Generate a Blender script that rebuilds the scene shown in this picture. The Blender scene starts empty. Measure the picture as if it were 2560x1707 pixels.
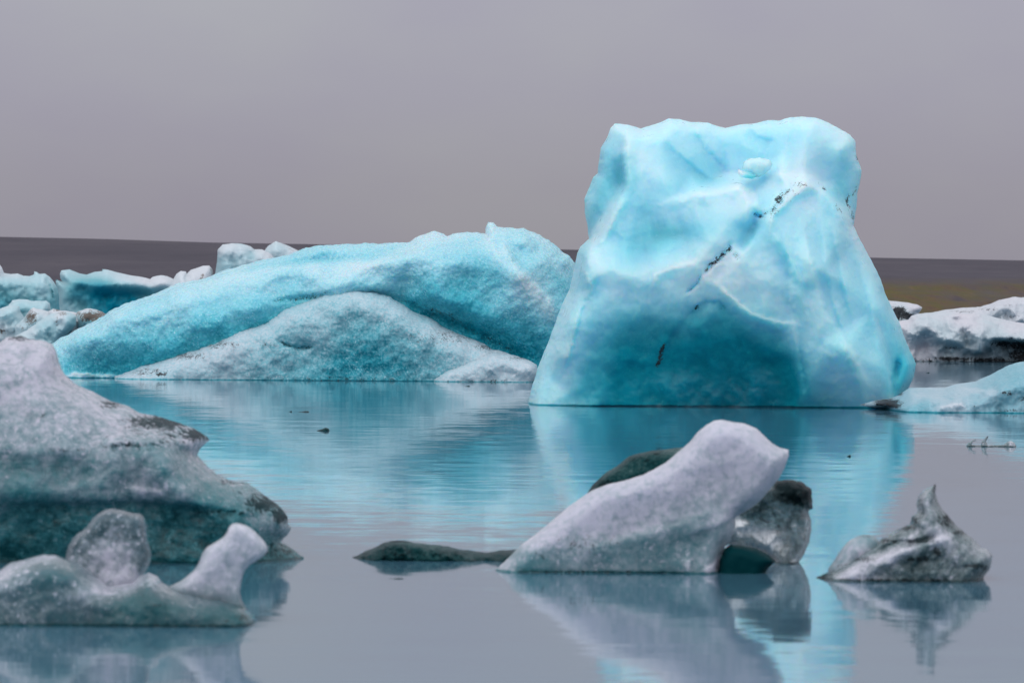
import bpy, math, random
import numpy as np
from mathutils import Vector, noise as mnoise
from mathutils.geometry import delaunay_2d_cdt

# ------------------------------------------------------------ camera
W_PX, H_PX = 2560.0, 1707.0
LENS = 135.0
F = LENS / 36.0 * W_PX
HZ = 762.0                       # eye-level line in the photograph
CAM_H = 1.5
scene = bpy.context.scene
cam_d = bpy.data.cameras.new('camera')
cam = bpy.data.objects.new('camera', cam_d)
scene.collection.objects.link(cam)
scene.camera = cam
cam_d.lens = LENS
cam_d.sensor_width = 36.0
cam_d.sensor_fit = 'HORIZONTAL'
cam_d.clip_end = 8000
cam_d.clip_start = 0.5
PITCH = math.atan((H_PX / 2 - HZ) / F)
ROLL = math.radians(0.38)
from mathutils import Matrix
cam.matrix_world = (Matrix.Translation((0, 0, CAM_H)) @ Matrix.Rotation(math.pi / 2 - PITCH, 4, 'X')
                    @ Matrix.Rotation(ROLL, 4, 'Z'))
cam_d.dof.use_dof = True
cam_d.dof.focus_distance = 60.0
cam_d.dof.aperture_fstop = 5.6
cam_d.dof.aperture_blades = 9
CR = np.array((Matrix.Rotation(math.pi / 2 - PITCH, 3, 'X') @ Matrix.Rotation(ROLL, 3, 'Z')))

def unproject(px, py, dist):
    """pixel + distance along world Y -> world point"""
    px = np.asarray(px, float); py = np.asarray(py, float)
    d = np.stack([(px - W_PX / 2) / F, -(py - H_PX / 2) / F, -np.ones_like(px)], -1) @ CR.T
    t = dist / d[..., 1]
    p = d * t[..., None]
    p[..., 2] += CAM_H
    return p

def dist_of(px, py):
    """distance along Y where this pixel meets the water"""
    d = np.array([(px - W_PX / 2) / F, -(py - H_PX / 2) / F, -1.0]) @ CR.T
    return -CAM_H / d[2] * d[1]

# ------------------------------------------------------------ world
world = bpy.data.worlds.new('World')
scene.world = world
world.use_nodes = True
SUN_EL, SUN_ROT = math.radians(44), math.radians(215)
nt = world.node_tree
nt.nodes.clear()
def N(nt, t, **kw):
    n = nt.nodes.new(t)
    for k, v in kw.items():
        setattr(n, k, v)
    return n
def L(nt, a, b):
    nt.links.new(a, b)
out = N(nt, 'ShaderNodeOutputWorld')
bg_s = N(nt, 'ShaderNodeBackground'); bg_s.inputs['Strength'].default_value = 0.08
sky = N(nt, 'ShaderNodeTexSky', sky_type='NISHITA', sun_disc=False)
sky.sun_elevation = SUN_EL; sky.sun_rotation = SUN_ROT
L(nt, sky.outputs[0], bg_s.inputs['Color'])
bg_c = N(nt, 'ShaderNodeBackground'); bg_c.inputs['Strength'].default_value = 1.0
tc = N(nt, 'ShaderNodeTexCoord')
sep = N(nt, 'ShaderNodeSeparateXYZ'); L(nt, tc.outputs['Generated'], sep.inputs[0])
ramp = N(nt, 'ShaderNodeValToRGB')
cr = ramp.color_ramp
cr.elements[0].position = 0.0; cr.elements[0].color = (0.29, 0.275, 0.32, 1)
cr.elements[1].position = 1.0; cr.elements[1].color = (0.85, 0.87, 0.92, 1)
for p, c in ((0.03, (0.325, 0.309, 0.358, 1)), (0.055, (0.375, 0.365, 0.418, 1)), (0.09, (0.42, 0.415, 0.47, 1)),
             (0.25, (0.66, 0.66, 0.70, 1)), (0.6, (0.80, 0.81, 0.86, 1))):
    e = cr.elements.new(p); e.color = c
L(nt, sep.outputs[2], ramp.inputs[0])
mp = N(nt, 'ShaderNodeMapping'); mp.inputs['Scale'].default_value = (9, 9, 20)
L(nt, tc.outputs['Generated'], mp.inputs[0])
nz = N(nt, 'ShaderNodeTexNoise'); nz.inputs['Scale'].default_value = 1.3; nz.inputs['Detail'].default_value = 5
nz.inputs['Roughness'].default_value = 0.45
L(nt, mp.outputs[0], nz.inputs['Vector'])
r2 = N(nt, 'ShaderNodeValToRGB'); r2.color_ramp.elements[0].color = (0.93, 0.91, 0.98, 1); r2.color_ramp.elements[0].position = 0.3
r2.color_ramp.elements[1].color = (1.02, 1.04, 1.01, 1); r2.color_ramp.elements[1].position = 0.7
L(nt, nz.outputs[0], r2.inputs[0])
mx = N(nt, 'ShaderNodeMix', data_type='RGBA', blend_type='MULTIPLY'); mx.inputs[0].default_value = 1
L(nt, ramp.outputs[0], mx.inputs[6]); L(nt, r2.outputs[0], mx.inputs[7])
# sky brightened behind the camera, unseen front fill added to soften relief
bk = N(nt, 'ShaderNodeMapRange'); bk.interpolation_type = 'SMOOTHSTEP'
bk.inputs[1].default_value = 0.75; bk.inputs[2].default_value = -0.9; bk.inputs[3].default_value = 1.0; bk.inputs[4].default_value = 1.45
L(nt, sep.outputs[1], bk.inputs[0])
vs = N(nt, 'ShaderNodeVectorMath', operation='SCALE'); L(nt, mx.outputs[2], vs.inputs[0]); L(nt, bk.outputs[0], vs.inputs[3])
L(nt, vs.outputs[0], bg_c.inputs['Color'])
ms = N(nt, 'ShaderNodeMixShader'); ms.inputs[0].default_value = 0.95
L(nt, bg_s.outputs[0], ms.inputs[1]); L(nt, bg_c.outputs[0], ms.inputs[2]); L(nt, ms.outputs[0], out.inputs[0])

sd = bpy.data.lights.new('sun', 'SUN')
sun = bpy.data.objects.new('sun', sd); scene.collection.objects.link(sun)
sd.energy = 0.75; sd.angle = math.radians(60); sd.color = (1.0, 0.97, 0.94)
# sun direction: from behind-left of the camera, high
az = math.radians(-150)          # compass angle from +Y, clockwise to +X
sdir = Vector((math.sin(az) * math.cos(SUN_EL), math.cos(az) * math.cos(SUN_EL), math.sin(SUN_EL)))
sun.rotation_euler = sdir.to_track_quat('Z', 'Y').to_euler()
sky.sun_rotation = az

scene.view_settings.view_transform = 'Standard'
scene.view_settings.look = 'None'
scene.view_settings.exposure = 0.0
scene.view_settings.gamma = 1.0
scene.cycles.use_denoising = True
scene.cycles.max_bounces = 8
scene.cycles.caustics_reflective = False
scene.cycles.caustics_refractive = False

# ------------------------------------------------------------ helpers
def tag(o, label=None, cat=None, group=None, kind=None):
    if label: o['label'] = label
    if cat: o['category'] = cat
    if group: o['group'] = group
    if kind: o['kind'] = kind

def mat_new(name):
    m = bpy.data.materials.new(name); m.use_nodes = True
    nt = m.node_tree
    for n in list(nt.nodes):
        if n.type != 'OUTPUT_MATERIAL' and n.type != 'BSDF_PRINCIPLED':
            nt.nodes.remove(n)
    return m, nt, nt.nodes['Principled BSDF'], nt.nodes['Material Output']

def set_ramp(node, stops):
    cr = node.color_ramp
    while len(cr.elements) > 1:
        cr.elements.remove(cr.elements[-1])
    cr.elements[0].position = stops[0][0]; cr.elements[0].color = (*stops[0][1], 1)
    for p, c in stops[1:]:
        e = cr.elements.new(p); e.color = (*c, 1)

def math_n(nt, op, a, b=None, clamp=False):
    n = N(nt, 'ShaderNodeMath', operation=op, use_clamp=clamp)
    for i, v in enumerate((a, b)):
        if v is None: continue
        if isinstance(v, (int, float)): n.inputs[i].default_value = v
        else: L(nt, v, n.inputs[i])
    return n.outputs[0]

def noise_n(nt, vec, scale, detail=4, rough=0.55, stretch=None, dist=0.0, rot=None):
    if stretch is not None or rot is not None:
        m = N(nt, 'ShaderNodeMapping')
        m.inputs['Scale'].default_value = stretch or (1, 1, 1)
        if rot: m.inputs['Rotation'].default_value = rot
        L(nt, vec, m.inputs[0]); vec = m.outputs[0]
    n = N(nt, 'ShaderNodeTexNoise')
    n.inputs['Scale'].default_value = scale; n.inputs['Detail'].default_value = detail
    n.inputs['Roughness'].default_value = rough; n.inputs['Distortion'].default_value = dist
    L(nt, vec, n.inputs['Vector'])
    return n

BLUE = [(0.0, (0.66, 0.84, 0.90)), (0.16, (0.50, 0.82, 0.90)), (0.34, (0.28, 0.70, 0.81)), (0.52, (0.09, 0.53, 0.64)),
        (0.70, (0.003, 0.33, 0.43)), (0.86, (0.0, 0.165, 0.235)), (1.0, (0.0, 0.07, 0.11))]
GREY = [(0.0, (0.53, 0.53, 0.61)), (0.25, (0.33, 0.42, 0.47)), (0.5, (0.15, 0.31, 0.35)), (0.75, (0.045, 0.235, 0.265)),
        (1.0, (0.003, 0.085, 0.10))]
MINT = [(0.0, (0.55, 0.59, 0.63)), (0.2, (0.38, 0.56, 0.61)), (0.45, (0.15, 0.40, 0.45)), (0.7, (0.0, 0.27, 0.37)),
        (1.0, (0.0, 0.17, 0.27))]
SNOW = [(0.0, (0.62, 0.61, 0.66)), (0.3, (0.52, 0.61, 0.65)), (0.6, (0.34, 0.43, 0.47)), (1.0, (0.03, 0.05, 0.06))]

def ice_mat(name, ramp, sc=1.0, vary=0.16, grain=0.0, bump=0.5, gbump=0.0, sss=0.4, trans=0.0, rough=0.35,
            streak=0.0, sscale=0.22, spec=0.35, sstretch=(3.2, 2.0, 0.35), gf=1.0, coat=0.0, streak_rot=(0, 0, 0), dirtcol=(0.035, 0.03, 0.03), cracks=0.0):
    """sc: feature frequency per metre; grain: crystal speckle and painted sparkle strength"""
    m, nt, b, o = mat_new(name)
    tc = N(nt, 'ShaderNodeTexCoord'); V = tc.outputs['Object']
    at = N(nt, 'ShaderNodeAttribute', attribute_name='clarity_shade')
    ad = N(nt, 'ShaderNodeAttribute', attribute_name='dirt')
    n1 = noise_n(nt, V, 1.3 * sc, 6, 0.6, dist=0.6)
    n2 = noise_n(nt, V, 6.0 * sc, 5, 0.65)
    c = math_n(nt, 'ADD', at.outputs['Fac'], math_n(nt, 'MULTIPLY', math_n(nt, 'SUBTRACT', n1.outputs[0], 0.5), vary * 2.2))
    c = math_n(nt, 'ADD', c, math_n(nt, 'MULTIPLY', math_n(nt, 'SUBTRACT', n2.outputs[0], 0.5), vary * 0.8))
    hs = []
    if streak:
        ns = noise_n(nt, V, 1.6 * sc, 5, 0.6, stretch=sstretch, rot=streak_rot, dist=0.5)
        c = math_n(nt, 'ADD', c, math_n(nt, 'MULTIPLY', math_n(nt, 'SUBTRACT', ns.outputs[0], 0.5), streak))
        hs.append((ns.outputs[0], streak * 0.25 / sc))
    if grain:
        g = noise_n(nt, V, 26 * sc * gf, 3, 0.7)
        vo = N(nt, 'ShaderNodeTexVoronoi'); vo.inputs['Scale'].default_value = 17 * sc * gf; L(nt, V, vo.inputs['Vector'])
        c = math_n(nt, 'SUBTRACT', c, math_n(nt, 'MULTIPLY', math_n(nt, 'SUBTRACT', g.outputs[0], 0.5), grain * 1.6))
        c = math_n(nt, 'ADD', c, math_n(nt, 'MULTIPLY', math_n(nt, 'SUBTRACT', vo.outputs['Distance'], 0.4), grain * 0.5))
        g5 = noise_n(nt, V, 34 * sc * gf, 2, 0.6)
        spk = N(nt, 'ShaderNodeMapRange'); spk.inputs[1].default_value = 0.56; spk.inputs[2].default_value = 0.72
        spk.inputs[3].default_value = 0; spk.inputs[4].default_value = min(.5, grain * 1.6)
        gm = noise_n(nt, V, 2.6 * sc, 4, 0.6); gr = N(nt, 'ShaderNodeMapRange'); gr.inputs[1].default_value = .42; gr.inputs[2].default_value = .62
        L(nt, gm.outputs[0], gr.inputs[0])
        L(nt, g5.outputs[0], spk.inputs[0]); c = math_n(nt, 'SUBTRACT', c, math_n(nt, 'MULTIPLY', spk.outputs[0], gr.outputs[0]))  # light specks paint a white sparkle into the colour
    if cracks:
        vc = N(nt, 'ShaderNodeTexVoronoi', feature='DISTANCE_TO_EDGE'); vc.inputs['Scale'].default_value = 1.1 * sc
        wv = N(nt, 'ShaderNodeVectorMath', operation='ADD'); L(nt, V, wv.inputs[0])
        sc_ = N(nt, 'ShaderNodeVectorMath', operation='SCALE'); sc_.inputs[3].default_value = 0.7 / sc
        L(nt, n1.outputs[1], sc_.inputs[0]); L(nt, sc_.outputs[0], wv.inputs[1]); L(nt, wv.outputs[0], vc.inputs['Vector'])
        cm = N(nt, 'ShaderNodeMapRange'); cm.inputs[1].default_value = 0.0; cm.inputs[2].default_value = 0.03
        cm.inputs[3].default_value = 1; cm.inputs[4].default_value = 0
        L(nt, vc.outputs['Distance'], cm.inputs[0])
        c = math_n(nt, 'ADD', c, math_n(nt, 'MULTIPLY', cm.outputs[0], cracks))
    # darker colour band where the ice meets the water
    ge = N(nt, 'ShaderNodeNewGeometry'); sz = N(nt, 'ShaderNodeSeparateXYZ'); L(nt, ge.outputs['Position'], sz.inputs[0])
    waterline_band = N(nt, 'ShaderNodeMapRange'); waterline_band.interpolation_type = 'SMOOTHSTEP'
    waterline_band.inputs[1].default_value = 0.026 / math.sqrt(sc); waterline_band.inputs[2].default_value = 0.006; waterline_band.inputs[3].default_value = 0; waterline_band.inputs[4].default_value = 0.45
    L(nt, math_n(nt, 'ADD', sz.outputs[2], math_n(nt, 'MULTIPLY', math_n(nt, 'SUBTRACT', n2.outputs[0], .5), .03 / math.sqrt(sc))), waterline_band.inputs[0]); c = math_n(nt, 'ADD', c, waterline_band.outputs[0])
    r = N(nt, 'ShaderNodeValToRGB'); set_ramp(r, ramp); r.color_ramp.interpolation = 'B_SPLINE' if False else 'LINEAR'
    L(nt, c, r.inputs[0])
    # dirt, broken up by noise
    nd = noise_n(nt, V, 9 * sc, 8, 0.75)
    dm = math_n(nt, 'ADD', ad.outputs['Fac'], math_n(nt, 'MULTIPLY', math_n(nt, 'SUBTRACT', nd.outputs[0], 0.5), 2.4))
    dr = N(nt, 'ShaderNodeMapRange'); dr.interpolation_type = 'SMOOTHSTEP'
    dr.inputs[1].default_value = 0.30; dr.inputs[2].default_value = 0.62
    nf = noise_n(nt, V, 38 * sc * gf, 3, 0.7)
    dm = math_n(nt, 'ADD', dm, math_n(nt, 'MULTIPLY', math_n(nt, 'SUBTRACT', nf.outputs[0], 0.5), 2.0))
    L(nt, dm, dr.inputs[0])
    dz = math_n(nt, 'MULTIPLY', math_n(nt, 'MULTIPLY', dr.outputs[0], 0.92), math_n(nt, 'MULTIPLY', ad.outputs['Fac'], 4.0, True), True)
    cleanf = math_n(nt, 'SUBTRACT', 1.0, math_n(nt, 'MULTIPLY', dz, 1.05, True))
    L(nt, math_n(nt, 'MULTIPLY', cleanf, spec), b.inputs['Specular IOR Level'])
    if coat: L(nt, math_n(nt, 'MULTIPLY', cleanf, coat), b.inputs['Coat Weight'])
    mx = N(nt, 'ShaderNodeMix', data_type='RGBA')
    L(nt, dz, mx.inputs[0]); L(nt, r.outputs[0], mx.inputs[6]); mx.inputs[7].default_value = (*dirtcol, 1)
    L(nt, mx.outputs[2], b.inputs['Base Color'])
    b.inputs['IOR'].default_value = 1.31
    b.inputs['Specular IOR Level'].default_value = spec
    if coat:
        b.inputs['Coat Weight'].default_value = coat; b.inputs['Coat Roughness'].default_value = .06; b.inputs['Coat IOR'].default_value = 1.33
    rn = N(nt, 'ShaderNodeMapRange'); rn.inputs[3].default_value = max(0.04, rough - 0.15); rn.inputs[4].default_value = rough + 0.25
    L(nt, n2.outputs[0], rn.inputs[0]); L(nt, rn.outputs[0], b.inputs['Roughness'])
    if sss:
        L(nt, math_n(nt, 'MULTIPLY', math_n(nt, 'SUBTRACT', 1.0, dz), sss), b.inputs['Subsurface Weight'])
        b.inputs['Subsurface Radius'].default_value = (0.25, 0.7, 1.0) if ramp is BLUE else (1.0, 1.0, 1.0)
        b.inputs['Subsurface Scale'].default_value = sscale / sc
    if trans:
        tm = math_n(nt, 'MULTIPLY', math_n(nt, 'SUBTRACT', 1.0, dz), math_n(nt, 'MULTIPLY', math_n(nt, 'ADD', math_n(nt, 'MULTIPLY', c, 2.4), 0.08, True), trans))
        L(nt, tm, b.inputs['Transmission Weight'])
    # bump stack
    nb = noise_n(nt, V, 3.0 * sc, 8, 0.62, dist=0.4)
    hs.append((nb.outputs[0], bump * 0.10 / sc))
    if gbump:
        vb = N(nt, 'ShaderNodeTexVoronoi'); vb.inputs['Scale'].default_value = 14 * sc; L(nt, V, vb.inputs['Vector'])
        nb2 = noise_n(nt, V, 22 * sc, 4, 0.7)
        hs.append((vb.outputs['Distance'], gbump * 0.035 / sc)); hs.append((nb2.outputs[0], gbump * 0.05 / sc))
    h = None
    for s, k in hs:
        t = math_n(nt, 'MULTIPLY', s, k); h = t if h is None else math_n(nt, 'ADD', h, t)
    bn = N(nt, 'ShaderNodeBump'); bn.inputs['Strength'].default_value = 1.0; bn.inputs['Distance'].default_value = 1.0
    L(nt, h, bn.inputs['Height']); L(nt, bn.outputs[0], b.inputs['Normal'])
    return m

def seg_dist(P, A, B):
    """distance from points P (n,2) to segments A-B (m,2) -> min distance (n,)"""
    best = np.full(len(P), 1e9)
    for a, b in zip(A, B):
        ab = b - a; l = max((ab ** 2).sum(), 1e-9)
        t = np.clip(((P - a) @ ab) / l, 0, 1)
        d = np.hypot(*(P - a - t[:, None] * ab).T)
        best = np.minimum(best, d)
    return best

def jag(pts, step, amp, rng, skip=None):
    """resample a closed polyline at about `step` px with ragged noise"""
    out = []; n = len(pts)
    for i in range(n):
        a = np.array(pts[i], float); b = np.array(pts[(i + 1) % n], float)
        l = np.hypot(*(b - a)); k = max(1, int(round(l / step)))
        nrm = np.array([-(b - a)[1], (b - a)[0]]) / max(l, 1e-6)
        for j in range(k):
            t = j / k
            p = a + (b - a) * t
            if not (skip and skip(p)) and l > 1:
                q = Vector((p[0] / (step * 6), p[1] / (step * 6), rng))
                p = p + nrm * amp * (mnoise.noise(q) * 1.0 + mnoise.noise(q * 3.1) * 0.6)
            out.append(p)
    return np.array(out)

def smooth_outline(pts, it=1):
    """Chaikin corner cutting on a closed outline"""
    P = np.array(pts, float)
    for _ in range(it):
        Q = np.roll(P, -1, 0)
        P = np.stack([P * 0.75 + Q * 0.25, P * 0.25 + Q * 0.75], 1).reshape(-1, 2)
    return P

def inside(P, poly):
    x, y = P[:, 0], P[:, 1]; res = np.zeros(len(P), bool); n = len(poly)
    for i in range(n):
        x1, y1 = poly[i]; x2, y2 = poly[(i + 1) % n]
        if y1 == y2: continue
        c = ((y1 > y) != (y2 > y)) & (x < (x2 - x1) * (y - y1) / (y2 - y1) + x1)
        res ^= c
    return res

def lin_interp(C, vals, P):
    """piecewise-linear over a Delaunay triangulation of the control points"""
    r = delaunay_2d_cdt([Vector(c) for c in C], [], [], 0, 1e-5)
    vs = np.array([tuple(v) for v in r[0]]); orig = r[3]
    vv = np.array([vals[o[0]] for o in orig])
    out = np.full(len(P), np.nan)
    for t in r[2]:
        if len(t) != 3: continue
        a, b, c = vs[list(t)]
        d = (b[1] - c[1]) * (a[0] - c[0]) + (c[0] - b[0]) * (a[1] - c[1])
        if abs(d) < 1e-9: continue
        l1 = ((b[1] - c[1]) * (P[:, 0] - c[0]) + (c[0] - b[0]) * (P[:, 1] - c[1])) / d
        l2 = ((c[1] - a[1]) * (P[:, 0] - c[0]) + (a[0] - c[0]) * (P[:, 1] - c[1])) / d
        l3 = 1 - l1 - l2
        m = (l1 >= -1e-6) & (l2 >= -1e-6) & (l3 >= -1e-6)
        out[m] = l1[m] * vv[t[0]] + l2[m] * vv[t[1]] + l3[m] * vv[t[2]]
    bad = np.isnan(out)
    if bad.any():
        out[bad] = idw(vs, vv, P[bad], 4.0)
    return out

def idw(C, vals, P, p=3.0):
    D = np.sqrt(((P[:, None] - C[None]) ** 2).sum(-1)) + 4
    w = D ** -p
    return (w * vals).sum(1) / w.sum(1)

def stroke_profile(P, p, w, crease):
    """soft line along p that tapers to both ends; a crease is steep on one side and gentle on the other"""
    seg = np.hypot(*(p[1:] - p[:-1]).T); tot = seg.sum(); acc = 0
    best = np.full(len(P), 1e9); side = np.zeros(len(P)); al = np.zeros(len(P))
    for a, b, l in zip(p[:-1], p[1:], seg):
        ab = b - a; t = np.clip(((P - a) @ ab) / max(l * l, 1e-9), 0, 1)
        v = P - a - t[:, None] * ab; d = np.hypot(*v.T)
        m = d < best
        best[m] = d[m]; side[m] = np.sign(ab[0] * v[m, 1] - ab[1] * v[m, 0]); al[m] = (acc + t[m] * l) / tot
        acc += l
    q = best / w
    if crease:
        k = np.where(side > 0, 2.6, 0.75); g = np.exp(-(q / k) ** 2)
    else:
        g = np.exp(-q * q)
    return g * np.clip(np.minimum(al, 1 - al) * 5 + .25, 0, 1)

ICE_N = [0]
def ice(name, frame, outline, wl, T, R, mat, parent=None, step=5.0, jagamp=2.0, depth=None, clar=0.3, clar_pts=None,
        dirt_dark_pts=None, strokes=(), noise_amp=0.12, noise_len=None, back=1.0, gap=0.0, smooth=2, soft=0,
        faces_cut=None, dist=None, ridged=0.0, sub=0.35, rp=2.0, scallop=None, csmooth=6):
    """An ice body. outline / strokes / depth are in the frame's pixels, frame=(ox,oy,scale).
    wl: frame-y of the front waterline; T: front thickness in metres reached R px inside the silhouette.
    depth: (x,y,metres towards viewer) control points, replacing T inside the body.
    strokes: (points, width, d_depth, d_clarity, d_dirt)."""
    ICE_N[0] += 1; seed = ICE_N[0] * 7.31
    ox, oy, s = frame
    tr = lambda pts: np.array([(ox + x * s, oy + y * s) for x, y in pts], float)
    O = tr(outline)
    if soft: O = smooth_outline(O, soft)
    cx = O[:, 0].mean()
    wls = oy + wl * s if wl is not None else None
    d0 = dist if dist else dist_of(cx, wls)
    thick = max(v for *_, v in depth) if depth else T
    foot = T
    Dc = d0 + (foot if dist is None else 0) + gap
    if dist is not None and wls is None:
        pass
    # water line of this body in pixels (front foot) -> bottom of the mesh lies `sub` m below it
    px_m = F / d0
    hz = HZ + (cx - W_PX / 2) * math.tan(ROLL)
    wline_mid = hz + F * CAM_H / Dc
    wline_front = hz + F * CAM_H / (Dc - foot)
    base_y = wline_front + sub * px_m
    # clip the outline bottom: everything below goes to base_y
    ylim = wline_mid + 0.10 * px_m
    O2 = O.copy()
    low = O2[:, 1] > ylim + 0.3
    O2[low, 1] = base_y
    onbase = lambda p: p[1] > ylim
    B = jag(O2, step, jagamp, seed, skip=onbase)
    # drop near duplicates
    keep = [0]
    for i in range(1, len(B)):
        if np.hypot(*(B[i] - B[keep[-1]])) > step * 0.3: keep.append(i)
    B = B[keep]
    nb = len(B)
    isb = B[:, 1] > ylim + 0.3 if (low.any()) else np.zeros(nb, bool)
    # interior points
    x0, y0 = B.min(0); x1, y1 = B.max(0)
    gx, gy = np.meshgrid(np.arange(x0, x1, step), np.arange(y0, y1, step * 0.87))
    gx = gx + (np.arange(gx.shape[0]) % 2)[:, None] * step / 2
    rs = np.random.RandomState(int(seed * 10) % 9999)
    G = np.stack([gx.ravel(), gy.ravel()], 1) + rs.uniform(-0.18, 0.18, (gx.size, 2)) * step
    G = G[inside(G, B)]
    dB = seg_dist(G, B, np.roll(B, -1, 0))
    G = G[dB > step * 0.45]
    # an extra ring just inside the edge gives the rim its roundness
    P0 = [Vector(p) for p in B] + [Vector(p) for p in G]
    edges = [(i, (i + 1) % nb) for i in range(nb)]
    r = delaunay_2d_cdt(P0, edges, [], 1, 1e-4)
    V = np.array([tuple(v) for v in r[0]]); tris = [t for t in r[2] if len(t) == 3]
    n = len(V)
    # which verts lie on the boundary
    cnt = {}
    for t in tris:
        for a, b in ((t[0], t[1]), (t[1], t[2]), (t[2], t[0])):
            k = (min(a, b), max(a, b)); cnt.setdefault(k, []).append((a, b))
    bedges = [v[0] for v in cnt.values() if len(v) == 1]
    bset = set(i for e in bedges for i in e)
    bmask = np.zeros(n, bool); bmask[list(bset)] = True
    base_v = bmask & (V[:, 1] > ylim + 0.3)
    # distance to the silhouette (not to the submerged closing edge)
    A_ = B; B_ = np.roll(B, -1, 0)
    sil = ~((A_[:, 1] > ylim + 0.3) & (B_[:, 1] > ylim + 0.3))
    d = seg_dist(V, A_[sil], B_[sil])
    k = np.clip(d / R, 0, 1)
    rnd = (1 - (1 - k) ** rp) ** (1 / rp)
    if depth:
        C = tr([(x, y) for x, y, _ in depth]); vals = np.array([v for *_, v in depth], float)
        Fv = lin_interp(C, vals, V)
    else:
        Fv = np.full(n, float(T))
    Fv = Fv * rnd
    # adjacency smoothing
    nbr = [set() for _ in range(n)]
    for t in tris:
        for a in t:
            nbr[a].update(t)
    ei = np.array([(a, b) for a in range(n) for b in nbr[a] if a != b])
    deg = np.bincount(ei[:, 0], minlength=n).astype(float)
    pin = bmask & ~base_v
    for _ in range(smooth):
        sm = np.bincount(ei[:, 0], Fv[ei[:, 1]], minlength=n) / np.maximum(deg, 1)
        Fv = np.where(pin, Fv, 0.4 * Fv + 0.6 * sm)
    cl = np.full(n, float(clar))
    if clar_pts:
        C = tr([(x, y) for x, y, _ in clar_pts]); cl = lin_interp(C, np.array([v for *_, v in clar_pts], float), V)
        for _ in range(csmooth):
            cl = 0.3 * cl + 0.7 * np.bincount(ei[:, 0], cl[ei[:, 1]], minlength=n) / np.maximum(deg, 1)
    di = np.zeros(n)
    if dirt_dark_pts:
        for x, y, rx, ry, v in dirt_dark_pts:
            X, Y = ox + x * s, oy + y * s
            di = np.maximum(di, v * np.exp(-(((V[:, 0] - X) / (rx * s)) ** 2 + ((V[:, 1] - Y) / (ry * s)) ** 2)))
    Fb = Fv.copy()                     # back thickness before the front's carving
    wn = np.array([tuple(mnoise.noise_vector(Vector((x / 14, y / 14, seed))) + mnoise.noise_vector(Vector((x / 5, y / 5, seed))) * .4)[:2] for x, y in V])
    Vw = V + wn * 4.0
    for st in strokes:
        pts, w, dd, dc, dq = st[:5]
        p = tr(pts); g = stroke_profile(Vw, p, w * s, bool(dd) and abs(dq) < .2)
        Fv = Fv + dd * g * np.clip(rnd * 1.5, 0, 1); cl = cl + dc * g; di = np.maximum(di, dq * g)
    # world noise displacement along depth
    nl = noise_len or (R * 1.2)
    W0 = np.stack([V[:, 0] / nl, V[:, 1] / nl], 1)
    nn = np.empty(n); nm = np.empty(n)
    for i in range(n):
        v = Vector((W0[i, 0], W0[i, 1], seed))
        nn[i] = mnoise.fractal(v, 0.9, 2.1, 6)
        nm[i] = (1 - abs(mnoise.noise(v * 0.8 + Vector((3, 5, 1))))) ** 3 if ridged else 0
    if scallop:
        sa, sx, sy, ang = scallop
        ca, sn = math.cos(math.radians(ang)), math.sin(math.radians(ang))
        for i in range(n):
            x, y = V[i] + wn[i] * 7
            u = (x * ca + y * sn) / sx; v_ = (-x * sn + y * ca) / sy
            d1 = mnoise.voronoi(Vector((u, v_, seed)))[0][0]
            d2 = mnoise.voronoi(Vector((u * 2.3, v_ * 2.3, seed + 4)))[0][0]
            nm[i] = nm[i] * ridged + sa * (min(d1, 1) ** 2 - .3) + sa * .25 * (min(d2, 1) ** 2 - .3)
    else:
        nm = nm * ridged
    Fv = Fv + (nn * noise_amp + nm) * np.clip(rnd, 0, 1)
    Fb = (Fb * 0.9 + nn[::-1] * 0 + np.roll(nn, 0) * noise_amp) * back
    wob = np.where(pin, nn * noise_amp * 0.5, 0)
    front = unproject(V[:, 0], V[:, 1], Dc - np.where(pin, wob, np.maximum(Fv, 0.002)))
    bidx = np.where(~pin)[0]
    backp = unproject(V[bidx, 0], V[bidx, 1], Dc + np.maximum(Fb[bidx], 0.004))
    bmap = np.arange(n); bmap[bidx] = n + np.arange(len(bidx))
    pts = np.concatenate([front, backp])
    faces = []
    # orientation: make front faces point at the camera (-Y)
    t0 = tris[0]
    for t in tris:
        a, b, c = (front[i] for i in t)
        nrm = np.cross(b - a, c - a)
        f = tuple(t) if nrm @ (a - np.array([0, 0, CAM_H])) < 0 else (t[0], t[2], t[1])
        faces.append(f)
        bk = tuple(int(bmap[i]) for i in (f[0], f[2], f[1]))
        if tuple(sorted(bk)) != tuple(sorted(f)):
            faces.append(bk)
    # close the submerged bottom
    ecount = {}
    for f in faces:
        for a, b in ((f[0], f[1]), (f[1], f[2]), (f[2], f[0])):
            ecount[(a, b)] = 1
    for (a, b) in bedges:
        if bmap[a] != a or bmap[b] != b:
            e = (a, b) if (b, a) not in ecount else (b, a)
            e = (a, b) if (a, b) in ecount else (b, a)
            quad = [e[1], e[0], int(bmap[e[0]]), int(bmap[e[1]])]
            q = []
            for v in quad:
                if v not in q: q.append(v)
            if len(q) > 2: faces.append(tuple(q))
    org = unproject(np.array([cx]), np.array([wline_mid]), Dc)[0]; org[2] = 0.0
    if parent is not None:
        org = np.array(parent.location)
    me = bpy.data.meshes.new(name)
    me.from_pydata([tuple(p) for p in (pts - org)], [], faces)
    me.validate(); me.update()
    for nme, arr in (('clarity_shade', cl), ('dirt', di)):
        a = me.attributes.new(nme, 'FLOAT', 'POINT')
        full = np.concatenate([arr, arr[bidx]]).astype(np.float32)
        a.data.foreach_set('value', full)
    me.polygons.foreach_set('use_smooth', [True] * len(me.polygons))
    try: me.set_sharp_from_angle(angle=math.radians(75))
    except Exception: pass
    me.materials.append(mat)
    o = bpy.data.objects.new(name, me); scene.collection.objects.link(o)
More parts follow.
